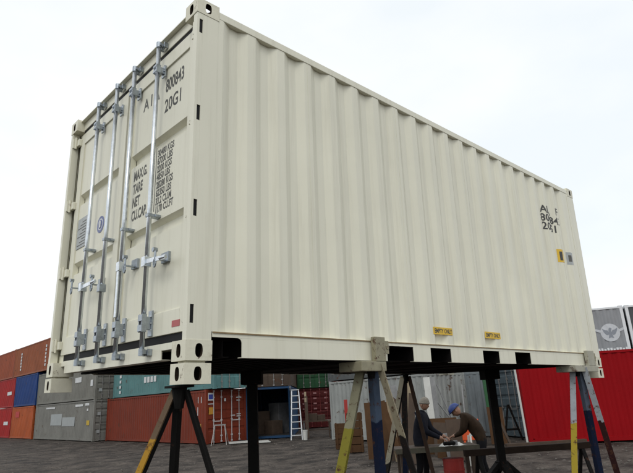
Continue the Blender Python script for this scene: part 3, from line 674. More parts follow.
# blue container with its door open; its end faces -X
def pair(pa, pb):   # container whose end runs from ground point pa (viewer's left) to pb: origin and rotation for yard_container
    d_ = (pb-pa); a = math.atan2(d_.y, d_.x); return pb, a + R90
def end_container(label, px0, d0, px1, d1, L_, H, col, z=0.0, **k):
    pa, pb = PX(px0, d0), PX(px1, d1); dd = (pb-pa).normalized(); mid = (pa+pb)/2
    o = mid + dd*1.219; rz = math.atan2(dd.y, dd.x) + R90
    return yard_container(label, (o.x, o.y, z), rz, L_, H, col, **k)
blue = end_container('blue container standing open with a white door leaf swung out', 246, 28, 293, 28, 6.06, 2.59, (0.022,0.085,0.20), open_left=True, hole=True, rust=0.1)
for ch in list(blue.children):
    if ch.name.startswith('door') and abs(ch.rotation_euler[2]) < 0.1: ch.rotation_euler = (0, 0, math.radians(97))
    elif ch.name.startswith('door'): ch.rotation_euler = (0, 0, math.radians(-58))
end_container('dark rusty container stacked on the open blue container', 246, 28.05, 293, 28.05, 6.06, 2.59, (0.10,0.07,0.05), z=2.592, rust=0.3)
BMX = Matrix.Translation(blue.location) @ Matrix.Rotation(blue.rotation_euler[2], 4, 'Z')
dred = end_container('dark red container doors seen right of the ladder', 300, 36.5, 334, 36.5, 12.19, 2.59, (0.13,0.014,0.014), rod=mat('red_rods', (0.17,0.03,0.03), 0.5))
decal(dred, [(0.004,0.009, 0.4+0.75*i, 0.62+0.75*i, 2.2-0.34*j, 2.3-0.34*j) for i in range(3) for j in range(4)], mat('pink_marks', (0.30,0.14,0.14), 0.6))
end_container('green container stacked on the dark red container', 300, 36.4, 334, 36.4, 12.19, 2.59, (0.025,0.10,0.04), z=2.592)
end_container('maroon container half hidden beside the green one', 334.5, 36.0, 368.5, 36.0, 6.06, 2.59, (0.18,0.03,0.025), z=2.592)
end_container('dull ochre container behind the maroon one on the ground', 335, 36.0, 369, 36.0, 6.06, 2.59, (0.20,0.13,0.05))
end_container('rusty yellow container stacked on a grey one behind the ladder', 263, 36.0, 297, 36.0, 6.06, 2.59, (0.18,0.13,0.07), z=2.592, rust=0.4)
end_container('grey container far behind the open blue container', 264, 36.2, 298, 36.2, 6.06, 2.59, (0.15,0.15,0.15))
# white container whose long side shows behind the clamped stand
def side_container(label, px0, d0, px1, d1, L_, H, col, z=0.0, right=True, **k):
    pa, pb = PX(px0, d0), PX(px1, d1); dd = (pb-pa).normalized()
    o = pa; rz = math.atan2(dd.y, dd.x)
    return yard_container(label, (o.x, o.y, z), rz, L_, H, col, doors=False, **k)
side_container('white corrugated container with rusty foot behind the clamped stand', 332, 25, 431, 20.5, 6.06, 2.59, (0.46,0.48,0.46), rust=0.22)
side_container('dull grey container stacked on the white one behind the clamped stand', 331, 25.1, 430, 20.6, 6.06, 2.59, (0.14,0.15,0.15), z=2.592)
end_container('rust brown container stacked on the pale grey one', 434, 22.05, 496, 22.05, 6.06, 2.59, (0.12,0.05,0.03), z=2.592, doors=False)
end_container('pale grey corrugated container behind the two workers', 434, 22.0, 496, 22.0, 6.06, 2.59, (0.30,0.34,0.36), doors=False)
gdoor = end_container('blue grey container doors left of the bright red container', 495, 22.6, 528.5, 20.3, 6.06, 2.59, (0.17,0.22,0.25))
# big red container at the right, then the stack with the eagle
pa, pb = Vector((18.3, 9.46, 0)), Vector((19.86, 6.77, 0)); dd = (pb-pa).normalized(); nn_ = Vector((-dd.y, dd.x, 0))
if nn_.x < 0: nn_ = -nn_
REDF = mat('signal_red_paint', (0.26,0.003,0.006), 0.6, spec=0.1, var=0.06, scale=0.8, dirt=(0.16,0.004,0.006), dirt_amt=0.35, dirt_scale=(1,1,0.3))
yard_container('bright signal red container along the right edge of the yard', tuple(pa), math.atan2(dd.y, dd.x), 12.19, 2.896, (0.33,0.006,0.01), skin=REDF, doors=False)
GREYE = mat('grey_reefer_paint', (0.25,0.26,0.27), 0.5, var=0.08, scale=1.2, dirt=(0.12,0.12,0.12), dirt_amt=0.4)
WFRAME = mat('white_frame_paint', (0.66,0.68,0.69), 0.5, var=0.05)
eo = pa + nn_*7.0; arz = math.atan2(dd.y, dd.x)
def eagle_stack(s, zz, label, Ln, colr, skin, frame):
    q = eo + dd*s; return yard_container(label, (q.x, q.y, zz), arz, Ln, 2.59, colr, skin=skin, frame=frame, doors=False)
eagle_stack(-0.85, 0.0, 'white container on the ground beneath the grey one with the eagle', 6.06, (0.5,0.5,0.5), None, None)
eg = eagle_stack(-0.85, 2.592, 'grey container with white frame and a white eagle emblem, above the red container', 6.06, (0.2,0.2,0.2), GREYE, WFRAME)
eagle_stack(5.30, 0.0, 'grey container on the ground at the right edge behind the red container', 6.06, (0.3,0.3,0.3), None, None)
eagle_stack(5.30, 2.592, 'dark grey container with white frame at the right edge of the picture', 6.06, (0.1,0.1,0.1), mat('charcoal_paint', (0.055,0.06,0.065), 0.5), WFRAME)
ex, ez = 5.36, 1.42
EMBW = mat('emblem_white', (0.50,0.52,0.54), 0.5, var=0.1, scale=6)
disc = MB().cyl((ex, 0.0155, ez), (ex, 0.0185, ez), 0.40, 40).build('emblem_disc', EMBW, eg)
EAG = mat('emblem_grey', (0.22,0.24,0.27), 0.55, var=0.05)
def poly(pts, y0, y1, name, mt, parent):
    MB().prism([(ex+a, y0, ez+b_) for a, b_ in pts], (0,0,0), (0,y1-y0,0)).build(name, mt, parent)
for s in (-1, 1):
    poly([(s*0.04,-0.02),(s*0.10,0.10),(s*0.20,0.12),(s*0.32,0.20),(s*0.28,0.06),(s*0.24,-0.02),(s*0.18,-0.10),(s*0.10,-0.12)], 0.0120, 0.0150, 'eagle_wing', EAG, eg)
    poly([(s*0.33,0.10),(s*0.58,0.20),(s*0.64,0.13),(s*0.52,0.06),(s*0.40,0.02),(s*0.36,-0.02)], 0.0130, 0.0153, 'wing_tip', EMBW, eg)
poly([(-0.06,0.10),(-0.03,0.20),(0.03,0.22),(0.08,0.17),(0.05,0.08),(0.07,-0.10),(0.11,-0.26),(0.0,-0.21),(-0.11,-0.26),(-0.07,-0.10)], 0.0090, 0.0118, 'eagle_body', EAG, eg)
for i in range(11): MB().box(4.60+i*0.125, 4.69+i*0.125, 0.0125, 0.0165, 0.60, 0.60+(0.14 if i % 3 else 0.10)).build('letter_block', WFRAME, eg)

# ------------------------------------------------------------------ things in the work area
WOOD = mat('plywood', (0.075,0.040,0.020), 0.8, spec=0.1, var=0.2, scale=3, bump=0.1); WOODL = mat('pale_timber', (0.24,0.19,0.12), 0.7, var=0.15, scale=6)
WOODD = mat('dark_timber', (0.055,0.035,0.022), 0.8, var=0.25, scale=5); ALU = mat('aluminium', (0.62,0.63,0.64), 0.35, metal=0.6, var=0.08, scale=10)
ORP = mat('orange_plastic', (0.55,0.07,0.012), 0.45, var=0.08); REDP = mat('red_drum_paint', (0.30,0.015,0.01), 0.45, var=0.12)
WH2 = mat('off_white_paint', (0.50,0.50,0.47), 0.5, var=0.1); STEELG = mat('bare_steel', (0.20,0.20,0.20), 0.45, metal=0.6, var=0.2)
CANG = mat('green_paint', (0.02,0.10,0.035), 0.5, var=0.15)

def FacePt(px, d, rz_off=0.0): # placement: local x = image right, local y = away from the camera
    p = PX(px, d); return p, math.atan2(RT.y, RT.x) + rz_off

# step ladder by the blue container
p_, rz = FacePt(297, 26.2); lad = empty('step_ladder', p_, rz, 'pale aluminium step ladder standing open beside the blue container', 'ladder')
HL = 2.32
for s in (-1, 1):
    MB().obox((s*0.27-0.02, -0.28, 0), (0.045,0,0), (0,0.06,0), (-s*0.10, 0.26, HL)).build('stile', ALU, lad)
    MB().obox((s*0.29-0.015, 0.55, 0), (0.03,0,0), (0,0.03,0), (-s*0.12, -0.54, HL-0.08)).build('rear_leg', ALU, lad)
for i in range(7):
    t_ = (i+0.7)/7.6; w_ = 0.27-0.10*t_
    MB().box(-w_, w_, -0.28+0.26*t_-0.02, -0.28+0.26*t_+0.09, HL*t_-0.02, HL*t_+0.02).build('tread', ALU, lad)
MB().box(-0.20, 0.20, -0.06, 0.12, HL-0.01, HL+0.03).build('top_cap', ALU, lad)
# pipe and bucket beside it
p_, rz = FacePt(307.5, 26.8); q = empty('leaning_board', p_, rz, 'dark narrow board with a pale top leaning right of the ladder', 'board')
MB().obox((-0.06, 0, 0), (0.16,0,0), (0,0.03,0), (-0.02, 0.35, 2.0)).build('plank', WOODD, q); MB().obox((-0.075, 0.30, 1.72), (0.10,0,0), (0,0.02,0), (0, 0.09, 0.5)).build('pale_end', WOODL, q)
p_, rz = FacePt(305.5, 25.6); q = MB().cyl((0,0,0.0), (0,0,0.42), 0.10, 14, 0.12); q.cyl((0,0,0.42), (0,0,0.45), 0.13, 14); o = q.build('white_bucket', WH2, None, loc=p_); tag(o, 'small off white bucket at the foot of the ladder', 'bucket')
# trestle tables in front of the dark red doors
for i, (px, d, w_) in enumerate(((318, 27.5, 1.5), (337, 26.5, 0.8))):
    p_, rz = FacePt(px, d); t_ = empty('work_table', p_, rz, ('long dark work table in front of the dark red container doors', 'short dark work table beside the white container')[i], 'table', 'dark work tables')
    MB().box(-w_/2, w_/2, 0, 0.7, 0.72, 0.78).build('table_top', WOODD, t_)
    for sx in (-1, 1):
        for y in (0.05, 0.62): MB().box(sx*(w_/2-0.06)-0.03, sx*(w_/2-0.06)+0.03, y-0.03, y+0.03, 0, 0.72).build('leg', STEELG if i == 0 else WOODD, t_)
    MB().box(-w_/2+0.1, w_/2-0.1, 0.1, 0.6, 0.30, 0.34).build('shelf', WOODD, t_)
for px, d, hh, label in ((314, 27.7, 0.34, 'dark carton on the left of the long work table'), (322, 27.8, 0.26, 'lower dark carton on the right of the long work table')):
    p_, rz = FacePt(px, d); o = MB().box(-0.22, 0.22, -0.0, 0.35, 0.781, 0.781+hh).build('carton', WOODD, None, bevel=0.01, loc=p_); o.rotation_euler = (0,0,rz); tag(o, label, 'box', 'cartons on the work table')
# small saw horse at the red doors
p_, rz = FacePt(220, 25.6); q = empty('saw_horse', p_, rz, 'small steel saw horse in front of the red container doors', 'saw horse')
MB().box(-0.28, 0.28, -0.03, 0.03, 0.86, 0.92).build('beam', HWM, q)
for sx in (-1,1):
    for sy in (-1,1): MB().obox((sx*0.24-0.015, sy*0.05-0.015, 0.86), (0.03,0,0), (0,0.03,0), (sx*0.12, sy*0.28, -0.86)).build('leg', HWM, q)
    MB().obox((sx*0.29-0.012, -0.16, 0.45), (0.024,0,0), (0,0.32,0), (0,0,0.03)).build('brace', HWM, q)
# pale sheets lying on the ground by the open container
for px, d, a, lb in ((243, 26.5, 1.4, 'pale flat sheet lying on the dirt before the white inner door'), (262, 26.0, 0.7, 'smaller pale sheet lying on the dirt right of the black post')):
    p_, rz = FacePt(px, d); o = MB().box(-a/2, a/2, -0.6, 0.6, 0.0, 0.03).build('flat_sheet', WH2, None, loc=p_); o.rotation_euler = (0,0,rz+0.2); tag(o, lb, 'sheet', 'flat sheets on the dirt')
# goods inside the open container
for k, (x, y, w_, h_, lb, mt) in enumerate(((1.6,1.9,0.8,1.2,'dark crate at the left inside the open blue container', WOODD), (1.2,1.1,0.7,0.7,'low crate in the middle of the open blue container', WOODD), (2.0,0.8,0.9,1.6,'tall grey cabinet at the right inside the open blue container', STEELG))):
    o = MB().box(-w_/2, w_/2, -w_/2, w_/2, 0, h_).build('crate' if k < 2 else 'cabinet', mt, None, bevel=0.015, loc=BMX @ Vector((x, y, 0.151))); tag(o, lb, 'crate' if k < 2 else 'cabinet')

# leaning plywood and planks behind the clamped stand
def leaning(name, px, d, w_, h_, lean, mt, label, cat, th=0.02, rzo=0.0, tilt=0.0, group=None):
    p_, rz = FacePt(px, d, rzo); o = MB().box(-w_/2, w_/2, 0, th, 0, h_).build(name, mt, None, loc=p_); o.rotation_euler = (-lean, tilt, rz)
    return tag(o, label, cat, group)
leaning('plywood_sheet', 388, 16.2, 1.15, 1.65, 0.18, WOOD, 'brown plywood sheet leaning behind the clamped stand', 'sheet')
leaning('plywood_sheet', 440, 16.6, 1.35, 1.05, 0.15, WOOD, 'wide low brown board standing behind the man in the grey beanie', 'sheet')
leaning('white_board', 436, 17.4, 0.22, 2.35, 0.12, WH2, 'tall narrow white panel standing right of the grey beanie', 'panel', th=0.04)
leaning('steel_sheet', 441, 17.6, 0.22, 2.35, 0.12, STEELG, 'tall narrow grey panel beside the white one', 'panel', th=0.04)
leaning('timber_plank', 413, 16.4, 0.20, 2.3, 0.15, WOODL, 'pale timber plank leaning left of the grey beanie', 'plank', th=0.04, tilt=0.06)
leaning('brown_board', 408, 15.6, 0.55, 0.85, 0.2, WOOD, 'small brown board low behind the dark tripod stand', 'board')
for i, (px, tl, h_, lb) in enumerate(((462, -0.45, 2.2, 'steel pole leaning far left above the blue helmet'), (466, -0.28, 2.25, 'steel pole leaning upright above the orange barrier'), (474, -0.55, 2.0, 'steel pole leaning most steeply by the orange barrier'), (468, 0.10, 2.1, 'steel pole tilted right against the pale container'))):
    p_, rz = FacePt(px, 17.6); o = MB().cyl((0,0,0), (0,0,h_), 0.022, 8).build('steel_pole', STEELG, None, loc=p_); o.rotation_euler = (-0.25, tl, rz); tag(o, lb, 'pole', 'poles against the pale container')
for i, (px, d, hh, ww, lb, mt) in enumerate(((357, 18.5, 1.3, 0.5, 'tan crate half hidden behind the clamped stand', WOOD), (346, 20.0, 0.9, 0.7, 'brown crate low before the white container', WOOD))):
    p_, rz = FacePt(px, d); q = empty('timber_crate', p_, rz, lb, 'crate')
    n_ = 5
    for j in range(n_):
        z0 = hh*j/n_; MB().box(-ww/2, ww/2, 0, 0.02, z0+0.01, z0+hh/n_-0.02).build('slat', mt, q); MB().box(-ww/2, ww/2, ww-0.02, ww, z0+0.01, z0+hh/n_-0.02).build('slat', mt, q)
        for sx in (-1,1): MB().box(sx*ww/2-0.01, sx*ww/2+0.01, 0.0205, ww-0.0205, z0+0.01, z0+hh/n_-0.02).build('slat', mt, q)
    for sx in (-1,1):
        for y in (0.0,ww): MB().box(sx*(ww/2-0.05)-0.03, sx*(ww/2-0.05)+0.03, y-0.03 if y == 0 else y+0.0005, y-0.0005 if y == 0 else y+0.03, 0, hh).build('batten', mt, q)
# red post next to the crate
leaning('red_post', 349, 19.0, 0.12, 1.75, 0.05, REDP, 'narrow red post beside the tan crate', 'post', th=0.06)

rj = random.Random(21)
ORD = ('first', 'second', 'third', 'fourth', 'fifth', 'sixth', 'seventh')
LK = {'a': (WOOD, 'brown'), 'b': (WOODD, 'dark'), 'c': (WOODL, 'pale'), 'd': (STEELG, 'grey')}
for i, k in enumerate('bcadbcb'):
    leaning('weathered_plank', 394+4.0*i+rj.uniform(-1,1), rj.uniform(14.6, 16.0), rj.uniform(0.09, 0.2), rj.uniform(1.5, 2.5), rj.uniform(0.1, 0.3), LK[k][0],
            LK[k][1]+' plank, '+ORD[i]+' from the left in the jumble leaning behind the dark tripod', 'plank', th=0.035, tilt=rj.uniform(-0.25, 0.25), group='jumble of leaning planks')
for i, k in enumerate('badbb'):
    leaning('scrap_board', 442+7*i+rj.uniform(-2,2), rj.uniform(14.4, 16.2), rj.uniform(0.25, 0.6), rj.uniform(0.5, 1.1), rj.uniform(0.1, 0.3), LK[k][0],
            LK[k][1]+' scrap board, '+ORD[i]+' from the left in the low clutter behind the blue helmet', 'board', th=0.03, tilt=rj.uniform(-0.2, 0.2), group='scrap boards behind the bench')
# workbench
pA, pB = PX(400, 9.75), PX(486, 9.75); ax_ = (pB-pA); BL = ax_.length; rzb = math.atan2(ax_.y, ax_.x)
bench = empty('workbench', pA, rzb, 'low timber workbench with a pale front edge before the two workers', 'workbench')
for j in range(3): MB().box(0, BL, 0.062+j*0.21, 0.062+j*0.21+0.20, 0.80, 0.84).build('top_plank', WOODD, bench)
MB().box(0, BL, 0.0, 0.06, 0.755, 0.845).build('front_edge', mat('weathered_edge', (0.085,0.078,0.06), 0.8, spec=0.1, var=0.2, scale=7), bench)
for x in (0.12, BL-0.12):
    for y in (0.10, 0.58): MB().box(x-0.035, x+0.035, y-0.035, y+0.035, 0, 0.799).build('leg', WOODD, bench)
    MB().box(x-0.02, x+0.02, 0.1355, 0.5445, 0.25, 0.31).build('stretcher', WOODD, bench)
# long dark beam running on from the bench, on trestles
pC, pD = PX(470, 9.35), PX(600, 9.6); ax_ = pD-pC; BL2 = ax_.length; rz2 = math.atan2(ax_.y, ax_.x)
beam = empty('trestle_rail', pC, rz2, 'long dark steel rail on trestles running behind the far stand', 'rail')
MB().box(0, BL2, -0.05, 0.05, 0.70, 0.81).build('rail_beam', mat('brown_black_steel', (0.016,0.010,0.007), 0.8, var=0.3, spec=0.1), beam, bevel=0.006)
for x in (0.25, BL2-0.2):
    for s in (-1,1): MB().obox((x-0.03, s*0.03-0.02, 0.699), (0.06,0,0), (0,0.04,0), (0, s*0.28, -0.699)).build('trestle_leg', STEELBLK, beam)
# red drum below the bench
p_, rz = FacePt(456, 9.5); dr = empty('red_drum', PX(457, 9.95), rz, 'red steel drum standing under the workbench', 'drum')
MB().cyl((0,0,0), (0,0,0.62), 0.19, 24).build('drum_body', REDP, dr)
for z in (0.02, 0.22, 0.42, 0.60): MB().cyl((0,0,z-0.012), (0,0,z+0.012), 0.198, 24).build('hoop', REDP, dr)
# things on the bench
p_ = PX(452, 9.95, 0.841); tool = empty('angle_grinder', p_, rzb+0.3, 'white and dark power tool held on the workbench', 'power tool')
MB().cyl((-0.16,0,0.06), (0.08,0,0.06), 0.032, 12, 0.038).build('tool_body', STEELBLK, tool, smooth=True); MB().cyl((0.08,0,0.02), (0.08,0,0.10), 0.042, 12).build('gear_head', STEELG, tool); MB().cyl((0.08,0,0.012), (0.08,0,0.019), 0.062, 20).build('disc', WH2, tool); MB().cyl((0.07,0.03,0.07), (0.07,0.15,0.09), 0.015, 10).build('side_handle', STEELBLK, tool)
for px, d, w_, lb in ((458, 10.15, 0.13, 'white rag lying on the bench between the workers'), (444, 10.1, 0.09, 'small white rag on the bench by the grey beanie man')):
    p_ = PX(px, d, 0.843); mb = MB(); N_ = 9
    for j in range(N_):
        for i in range(N_):
            x, y = (i/(N_-1)-0.5)*2, (j/(N_-1)-0.5)*2; mb.v.append(Vector((x*w_, y*w_*0.8, max(0.002, 0.05*(1-x*x)*(1-y*y)*(0.6+0.8*math.sin(3*x+5*y))))))
    for j in range(N_-1):
        for i in range(N_-1): mb.face((j*N_+i, j*N_+i+1, (j+1)*N_+i+1, (j+1)*N_+i))
    o = mb.build('white_rag', WH2, None, smooth=True, loc=p_); tag(o, lb, 'rag')
# orange plastic barrier and white a-frame
p_, rz = FacePt(475, 14.2); q = empty('orange_barrier', p_, rz, 'orange plastic barrier behind the worker in the blue helmet', 'barrier')
MB().box(-0.24, 0.24, 0, 0.05, 0.55, 1.08).build('barrier_panel', ORP, q, bevel=0.02)
for s in (-1,1): MB().box(s*0.19-0.025, s*0.19+0.025, 0.0005, 0.0495, 0.0, 0.549).build('leg', ORP, q); MB().box(s*0.19-0.03, s*0.19+0.03, -0.2, 0.25, 0.0, 0.04).build('foot', BLACKR, q)
p_, rz = FacePt(479.5, 13.2); q = empty('white_frame_stand', p_, rz, 'small white folding frame beside the orange barrier', 'frame')
for s in (-1,1):
    MB().obox((s*0.10-0.02, 0, 0), (0.04,0,0), (0,0.04,0), (-s*0.02+0.0, 0.16, 0.78)).build('side_rail', WH2, q); MB().obox((s*0.12-0.02, 0.36, 0), (0.04,0,0), (0,0.04,0), (0, -0.17, 0.74)).build('rear_leg', WH2, q)
for z in (0.18, 0.72): MB().box(-0.10, 0.10, 0.005+0.2*z, 0.04+0.2*z, z, z+0.05).build('cross_bar', WH2, q)
# by the grey doors: dark pole pile, brown boards, white prop against the red container
leaning('brown_board', 500, 18.6, 0.55, 1.25, 0.22, WOOD, 'brown board leaning right of the black post stand', 'board', tilt=0.05)
leaning('green_panel', 498, 20.4, 0.45, 2.5, 0.08, CANG, 'dark green panel standing left of the grey container doors', 'panel', th=0.05)
leaning('timber_prop', 512, 17.6, 0.07, 1.3, 0.2, DKW if False else WOODD, 'dark timber prop leaning left before the grey doors', 'prop', th=0.07, tilt=-0.28)
p_, rz = FacePt(514.5, 19.6); q = empty('stacked_frame', p_, rz, 'dark folded trestle standing before the grey doors', 'trestle')
for s in (-1,1): MB().obox((s*0.33-0.03, 0, 0), (0.06,0,0), (0,0.06,0), (-s*0.32, 0.1, 1.25)).build('leg', STEELBLK, q)
MB().box(-0.25, 0.25, 0.02, 0.06, 0.35, 0.42).build('brace', STEELBLK, q)
p_, rz = FacePt(528, 17.75); o = MB().cyl((0,0,0), (-0.06,0.0,2.75), 0.035, 10).build('white_pole', WH2, None, loc=p_); o.rotation_euler = (0,0,rz); tag(o, 'white pole standing at the left edge of the bright red container', 'pole')
leaning('timber_sleeper', 548, 16.9, 2.6, 0.16, 0.0, WOODD, 'dark timber sleeper lying at the foot of the bright red container', 'timber', th=0.18, rzo=0.06)
# ------------------------------------------------------------------ workers
SKIN = mat('skin', (0.30,0.16,0.105), 0.55, var=0.06, scale=12)
def person(label, loc, rz, J, cols, head, headrot, hat, hatmat):
    """J: joint name -> position (local: +x forward, +y the person's left). one continuous skinned body; hands with fingers"""
    root = empty('person', loc, rz, label, 'person')
    R = dict(pelvis=0.145, belly=0.165, chest=0.185, neckb=0.075, neck=0.058, hipL=0.105, hipR=0.105, kneeL=0.068, kneeR=0.068, ankL=0.045, ankR=0.045, heelL=0.045, heelR=0.045, toeL=0.038, toeR=0.038,
             shL=0.10, shR=0.10, elL=0.068, elR=0.068, wrL=0.042, wrR=0.042, paL=0.034, paR=0.034)
    names = list(R); E_ = [('pelvis','belly'),('belly','chest'),('chest','neckb'),('neckb','neck')]
    for s in 'LR': E_ += [('pelvis','hip'+s),('hip'+s,'knee'+s),('knee'+s,'ank'+s),('ank'+s,'heel'+s),('heel'+s,'toe'+s),('chest','sh'+s),('sh'+s,'el'+s),('el'+s,'wr'+s),('wr'+s,'pa'+s)]
    def skinned(V, E, rad, lv, rootv=0):
        me = bpy.data.meshes.new('sk'); me.from_pydata([tuple(v) for v in V], E, []); ob = bpy.data.objects.new('sk', me); COL.objects.link(ob)
        md = ob.modifiers.new('Skin', 'SKIN'); md.use_smooth_shade = True
        lay = me.skin_vertices[0].data if me.skin_vertices else None
        for i, r_ in enumerate(rad): lay[i].radius = (r_, r_); lay[i].use_root = (i == rootv)
        sb = ob.modifiers.new('Sub', 'SUBSURF'); sb.levels = lv; sb.render_levels = lv
        dg = bpy.context.evaluated_depsgraph_get(); m2 = bpy.data.meshes.new_from_object(ob.evaluated_get(dg))
        vs = [v.co.copy() for v in m2.vertices]; fs = [tuple(p.vertices) for p in m2.polygons]
        bpy.data.objects.remove(ob); return vs, fs
    mb = MB()
    def add(vs, fs, mi):
        k = len(mb.v); mb.v += vs
        for f_ in fs:
            mb.mi = mi(sum((vs[i] for i in f_), Vector())/len(f_)) if callable(mi) else mi; mb.face([k+i for i in f_])
    V = [Vector(J[n]) for n in names]; vs, fs = skinned(V, [(names.index(a), names.index(b_)) for a, b_ in E_], [R[n] for n in names], 2)
    zw = J['pelvis'][2]-0.04
    def mi(c):
        for s in 'LR':
            if (c-Vector(J['pa'+s])).length < 0.075 or ((c-Vector(J['wr'+s])).length < 0.03): return 2
            if c.z < 0.11: return 3
        if (c-Vector(J['neck'])).length < 0.075 and c.z > J['neckb'][2]+0.055: return 2
        return 1 if c.z < zw else 0
    add(vs, fs, mi)
    # fingers: separate bent chains rooted in the palm, thumb from its side
    for s, sg in (('L',1),('R',-1)):
        pa_ = Vector(J['pa'+s]); d = (pa_-Vector(J['wr'+s])).normalized(); up = Vector((0,0,1)); sd_ = d.cross(up).normalized(); dn = sd_.cross(d)
        if dn.z > 0: dn = -dn
        for k, ln in enumerate((0.070,0.080,0.075,0.060)):
            b_ = pa_ + sd_*(k-1.5)*0.019 + d*0.012
            ch = [b_, b_+d*ln*0.5+dn*0.006, b_+d*ln*0.82+dn*0.028, b_+d*ln*0.92+dn*0.055]
            vs, fs = skinned(ch, [(0,1),(1,2),(2,3)], [0.010,0.0095,0.009,0.008], 1); add(vs, fs, 2)
        ts = sd_*(-sg if s == 'L' else -sg)
        b_ = pa_ - d*0.02 + ts*0.024; ch = [b_, b_+ts*0.025+d*0.022, b_+ts*0.024+d*0.05+dn*0.02, b_+ts*0.012+d*0.065+dn*0.035]
        vs, fs = skinned(ch, [(0,1),(1,2),(2,3)], [0.013,0.011,0.0095,0.0085], 1); add(vs, fs, 2)
    # head with brow, nose, jaw, ears
    hm = Matrix.Translation(Vector(head)) @ Matrix.Rotation(headrot[1], 4, 'Z') @ Matrix.Rotation(headrot[0], 4, 'Y')
    nu, nv = 28, 20; hv = []; hf = []
    for j in range(nv+1):
        ph = math.pi*j/nv
        for i in range(nu):
            th = 2*math.pi*i/nu; x, y, z = math.sin(ph)*math.cos(th), math.sin(ph)*math.sin(th), math.cos(ph)
            X, Y, Z = x*0.096, y*0.074, z*0.118
            if z < 0: Y *= 1-0.30*z*z; X *= (1-0.10*z*z) if x > 0 else (1-0.32*z*z)
            if x > 0.5:
                g_ = math.exp(-(y/0.13)**2); X += 0.026*g_*math.exp(-((z+0.22)/0.16)**2) + 0.008*math.exp(-((z-0.12)/0.1)**2)
                X -= 0.010*math.exp(-((abs(y)-0.36)/0.14)**2)*math.exp(-((z-0.0)/0.12)**2); X += 0.006*math.exp(-(y/0.3)**2)*math.exp(-((z+0.52)/0.08)**2); X += 0.010*math.exp(-(y/0.35)**2)*math.exp(-((z+0.85)/0.2)**2)
            hv.append(hm @ Vector((X, Y, Z)))
    for j in range(nv):
        for i in range(nu): hf.append((j*nu+i, j*nu+(i+1) % nu, (j+1)*nu+(i+1) % nu, (j+1)*nu+i))
    add(hv, hf, 2)
    for sg in (-1,1):
        ev = []; ef = []
        for j in range(7):
            for i in range(10):
                ph, th = math.pi*j/6, 2*math.pi*i/10; ev.append(hm @ Vector((-0.008+0.022*math.sin(ph)*math.cos(th), sg*0.077+0.008*math.sin(ph)*math.sin(th), -0.008+0.033*math.cos(ph))))
        for j in range(6):
            for i in range(10): ef.append((j*10+i, j*10+(i+1) % 10, (j+1)*10+(i+1) % 10, (j+1)*10+i))
        add(ev, ef, 2)
    body = mb.build('body', [cols[0], cols[1], SKIN, cols[2]], root, smooth=True)
    for sg in (-1,1):
        eye = MB(); c = hm @ Vector((0.083, sg*0.030, 0.004)); eye.cyl(c, c + (hm.to_3x3() @ Vector((0.006,0,0))), 0.009, 10, 0.005); eye.build('eye', BLACKR, body)
    # hat
    ht = MB(); n1_, n2_ = 24, 9; kind = hat
    for j in range(n2_+1):
        ph = (math.pi*0.5)*j/n2_
        for i in range(n1_):
            th = 2*math.pi*i/n1_; x, y, z = math.sin(ph)*math.cos(th), math.sin(ph)*math.sin(th), math.cos(ph)
            if kind == 'beanie': v = Vector((x*0.108-0.004, y*0.086, 0.012+z*0.128 - (0.012 if x < 0 else -0.012)*math.sin(ph)))
            else: v = Vector((x*0.135, y*0.112, 0.035+z*0.118))
            ht.v.append(hm @ v)
    for j in range(n2_):
        for i in range(n1_): ht.face((j*n1_+i, j*n1_+(i+1) % n1_, (j+1)*n1_+(i+1) % n1_, (j+1)*n1_+i))
    hat_o = ht.build('beanie' if kind == 'beanie' else 'helmet', hatmat, body, smooth=True)
    if kind == 'beanie':
        cf = MB(); prev = None
        for i in range(25):
            th = 2*math.pi*i/24; p_ = hm @ Vector((0.104*math.cos(th)-0.004, 0.083*math.sin(th), 0.022+0.012*math.cos(th)))
            if prev is not None: cf.cyl(prev, p_, 0.012, 8)
            prev = p_
        cf.build('cuff', hatmat, hat_o, smooth=True)
    else:
        br = MB(); br.prism([hm @ Vector((0.10+0.075*math.cos(t_), 0.10*math.sin(t_), 0.04)) for t_ in [i*math.pi/10-math.pi/2 for i in range(11)]], (0,0,0), (0,0,0.008)); br.build('peak', hatmat, hat_o)
        bd = MB(); prev = None
        for i in range(25):
            th = 2*math.pi*i/24; p_ = hm @ Vector((0.137*math.cos(th), 0.114*math.sin(th), 0.037))
            if prev is not None: bd.cyl(prev, p_, 0.008, 6)
            prev = p_
        bd.build('rim', hatmat, hat_o, smooth=True)
    return root
NAVYJ = mat('navy_jacket', (0.010,0.011,0.017), 0.85, spec=0.1, var=0.3, scale=10, bump=0.3, bscale=18); DKTR = mat('dark_trousers', (0.013,0.013,0.015), 0.85, spec=0.1, var=0.25, scale=10); BOOT = mat('boots', (0.012,0.010,0.008), 0.6)
BRNJ = mat('brown_jacket', (0.030,0.019,0.012), 0.85, spec=0.1, var=0.3, scale=10, bump=0.3, bscale=18)
KNIT = mat('grey_knit', (0.22,0.20,0.17), 0.9, var=0.2, scale=60, bump=0.5, bscale=90); HELM = mat('blue_helmet', (0.010,0.035,0.17), 0.5, var=0.08)
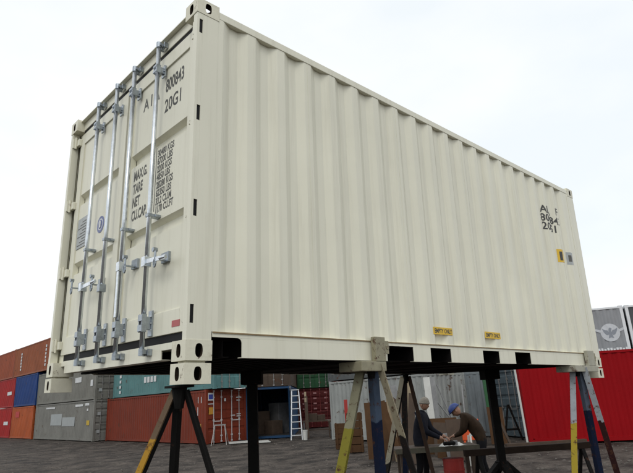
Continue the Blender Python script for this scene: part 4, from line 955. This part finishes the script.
JA = dict(pelvis=(0,0,0.93), belly=(0.02,0,1.10), chest=(0.06,0,1.29), neckb=(0.09,0,1.45), neck=(0.11,0,1.50),
          hipL=(0.0,0.10,0.88), kneeL=(0.05,0.12,0.49), ankL=(0.0,0.13,0.09), heelL=(0.0,0.13,0.045), toeL=(0.17,0.15,0.04),
          hipR=(0.0,-0.10,0.88), kneeR=(-0.02,-0.12,0.49), ankR=(-0.10,-0.13,0.09), heelR=(-0.10,-0.13,0.045), toeR=(0.07,-0.15,0.04),
          shL=(0.07,0.19,1.39), elL=(0.18,0.22,1.12), wrL=(0.42,0.12,1.00), paL=(0.49,0.10,0.975),
          shR=(0.07,-0.19,1.39), elR=(0.17,-0.23,1.11), wrR=(0.40,-0.13,0.99), paR=(0.47,-0.11,0.965))
rzR = math.atan2(RT.y, RT.x)
person('person in dark navy jacket and grey beanie working at the bench', PX(425.5, 10.25), rzR-0.40, JA, (NAVYJ, DKTR, BOOT), (0.155,0,1.605), (0.22, -0.35), 'beanie', KNIT)
JB = dict(pelvis=(0,0,0.90), belly=(0.08,0,1.06), chest=(0.22,0,1.22), neckb=(0.33,0,1.33), neck=(0.37,0,1.355),
          hipL=(0.0,0.10,0.85), kneeL=(0.09,0.13,0.47), ankL=(0.0,0.14,0.09), heelL=(0.0,0.14,0.045), toeL=(0.17,0.16,0.04),
          hipR=(0.0,-0.10,0.85), kneeR=(0.05,-0.13,0.47), ankR=(-0.06,-0.14,0.09), heelR=(-0.06,-0.14,0.045), toeR=(0.11,-0.16,0.04),
          shL=(0.26,0.19,1.29), elL=(0.34,0.23,1.02), wrL=(0.50,0.14,0.95), paL=(0.57,0.12,0.935),
          shR=(0.26,-0.19,1.29), elR=(0.34,-0.23,1.02), wrR=(0.50,-0.14,0.95), paR=(0.57,-0.12,0.935))
person('person in brown jacket and blue helmet bending over the bench', PX(488, 10.7), rzR+math.pi-0.35, JB, (BRNJ, DKTR, BOOT), (0.45,0,1.43), (0.75, 0.0), 'helmet', HELM)
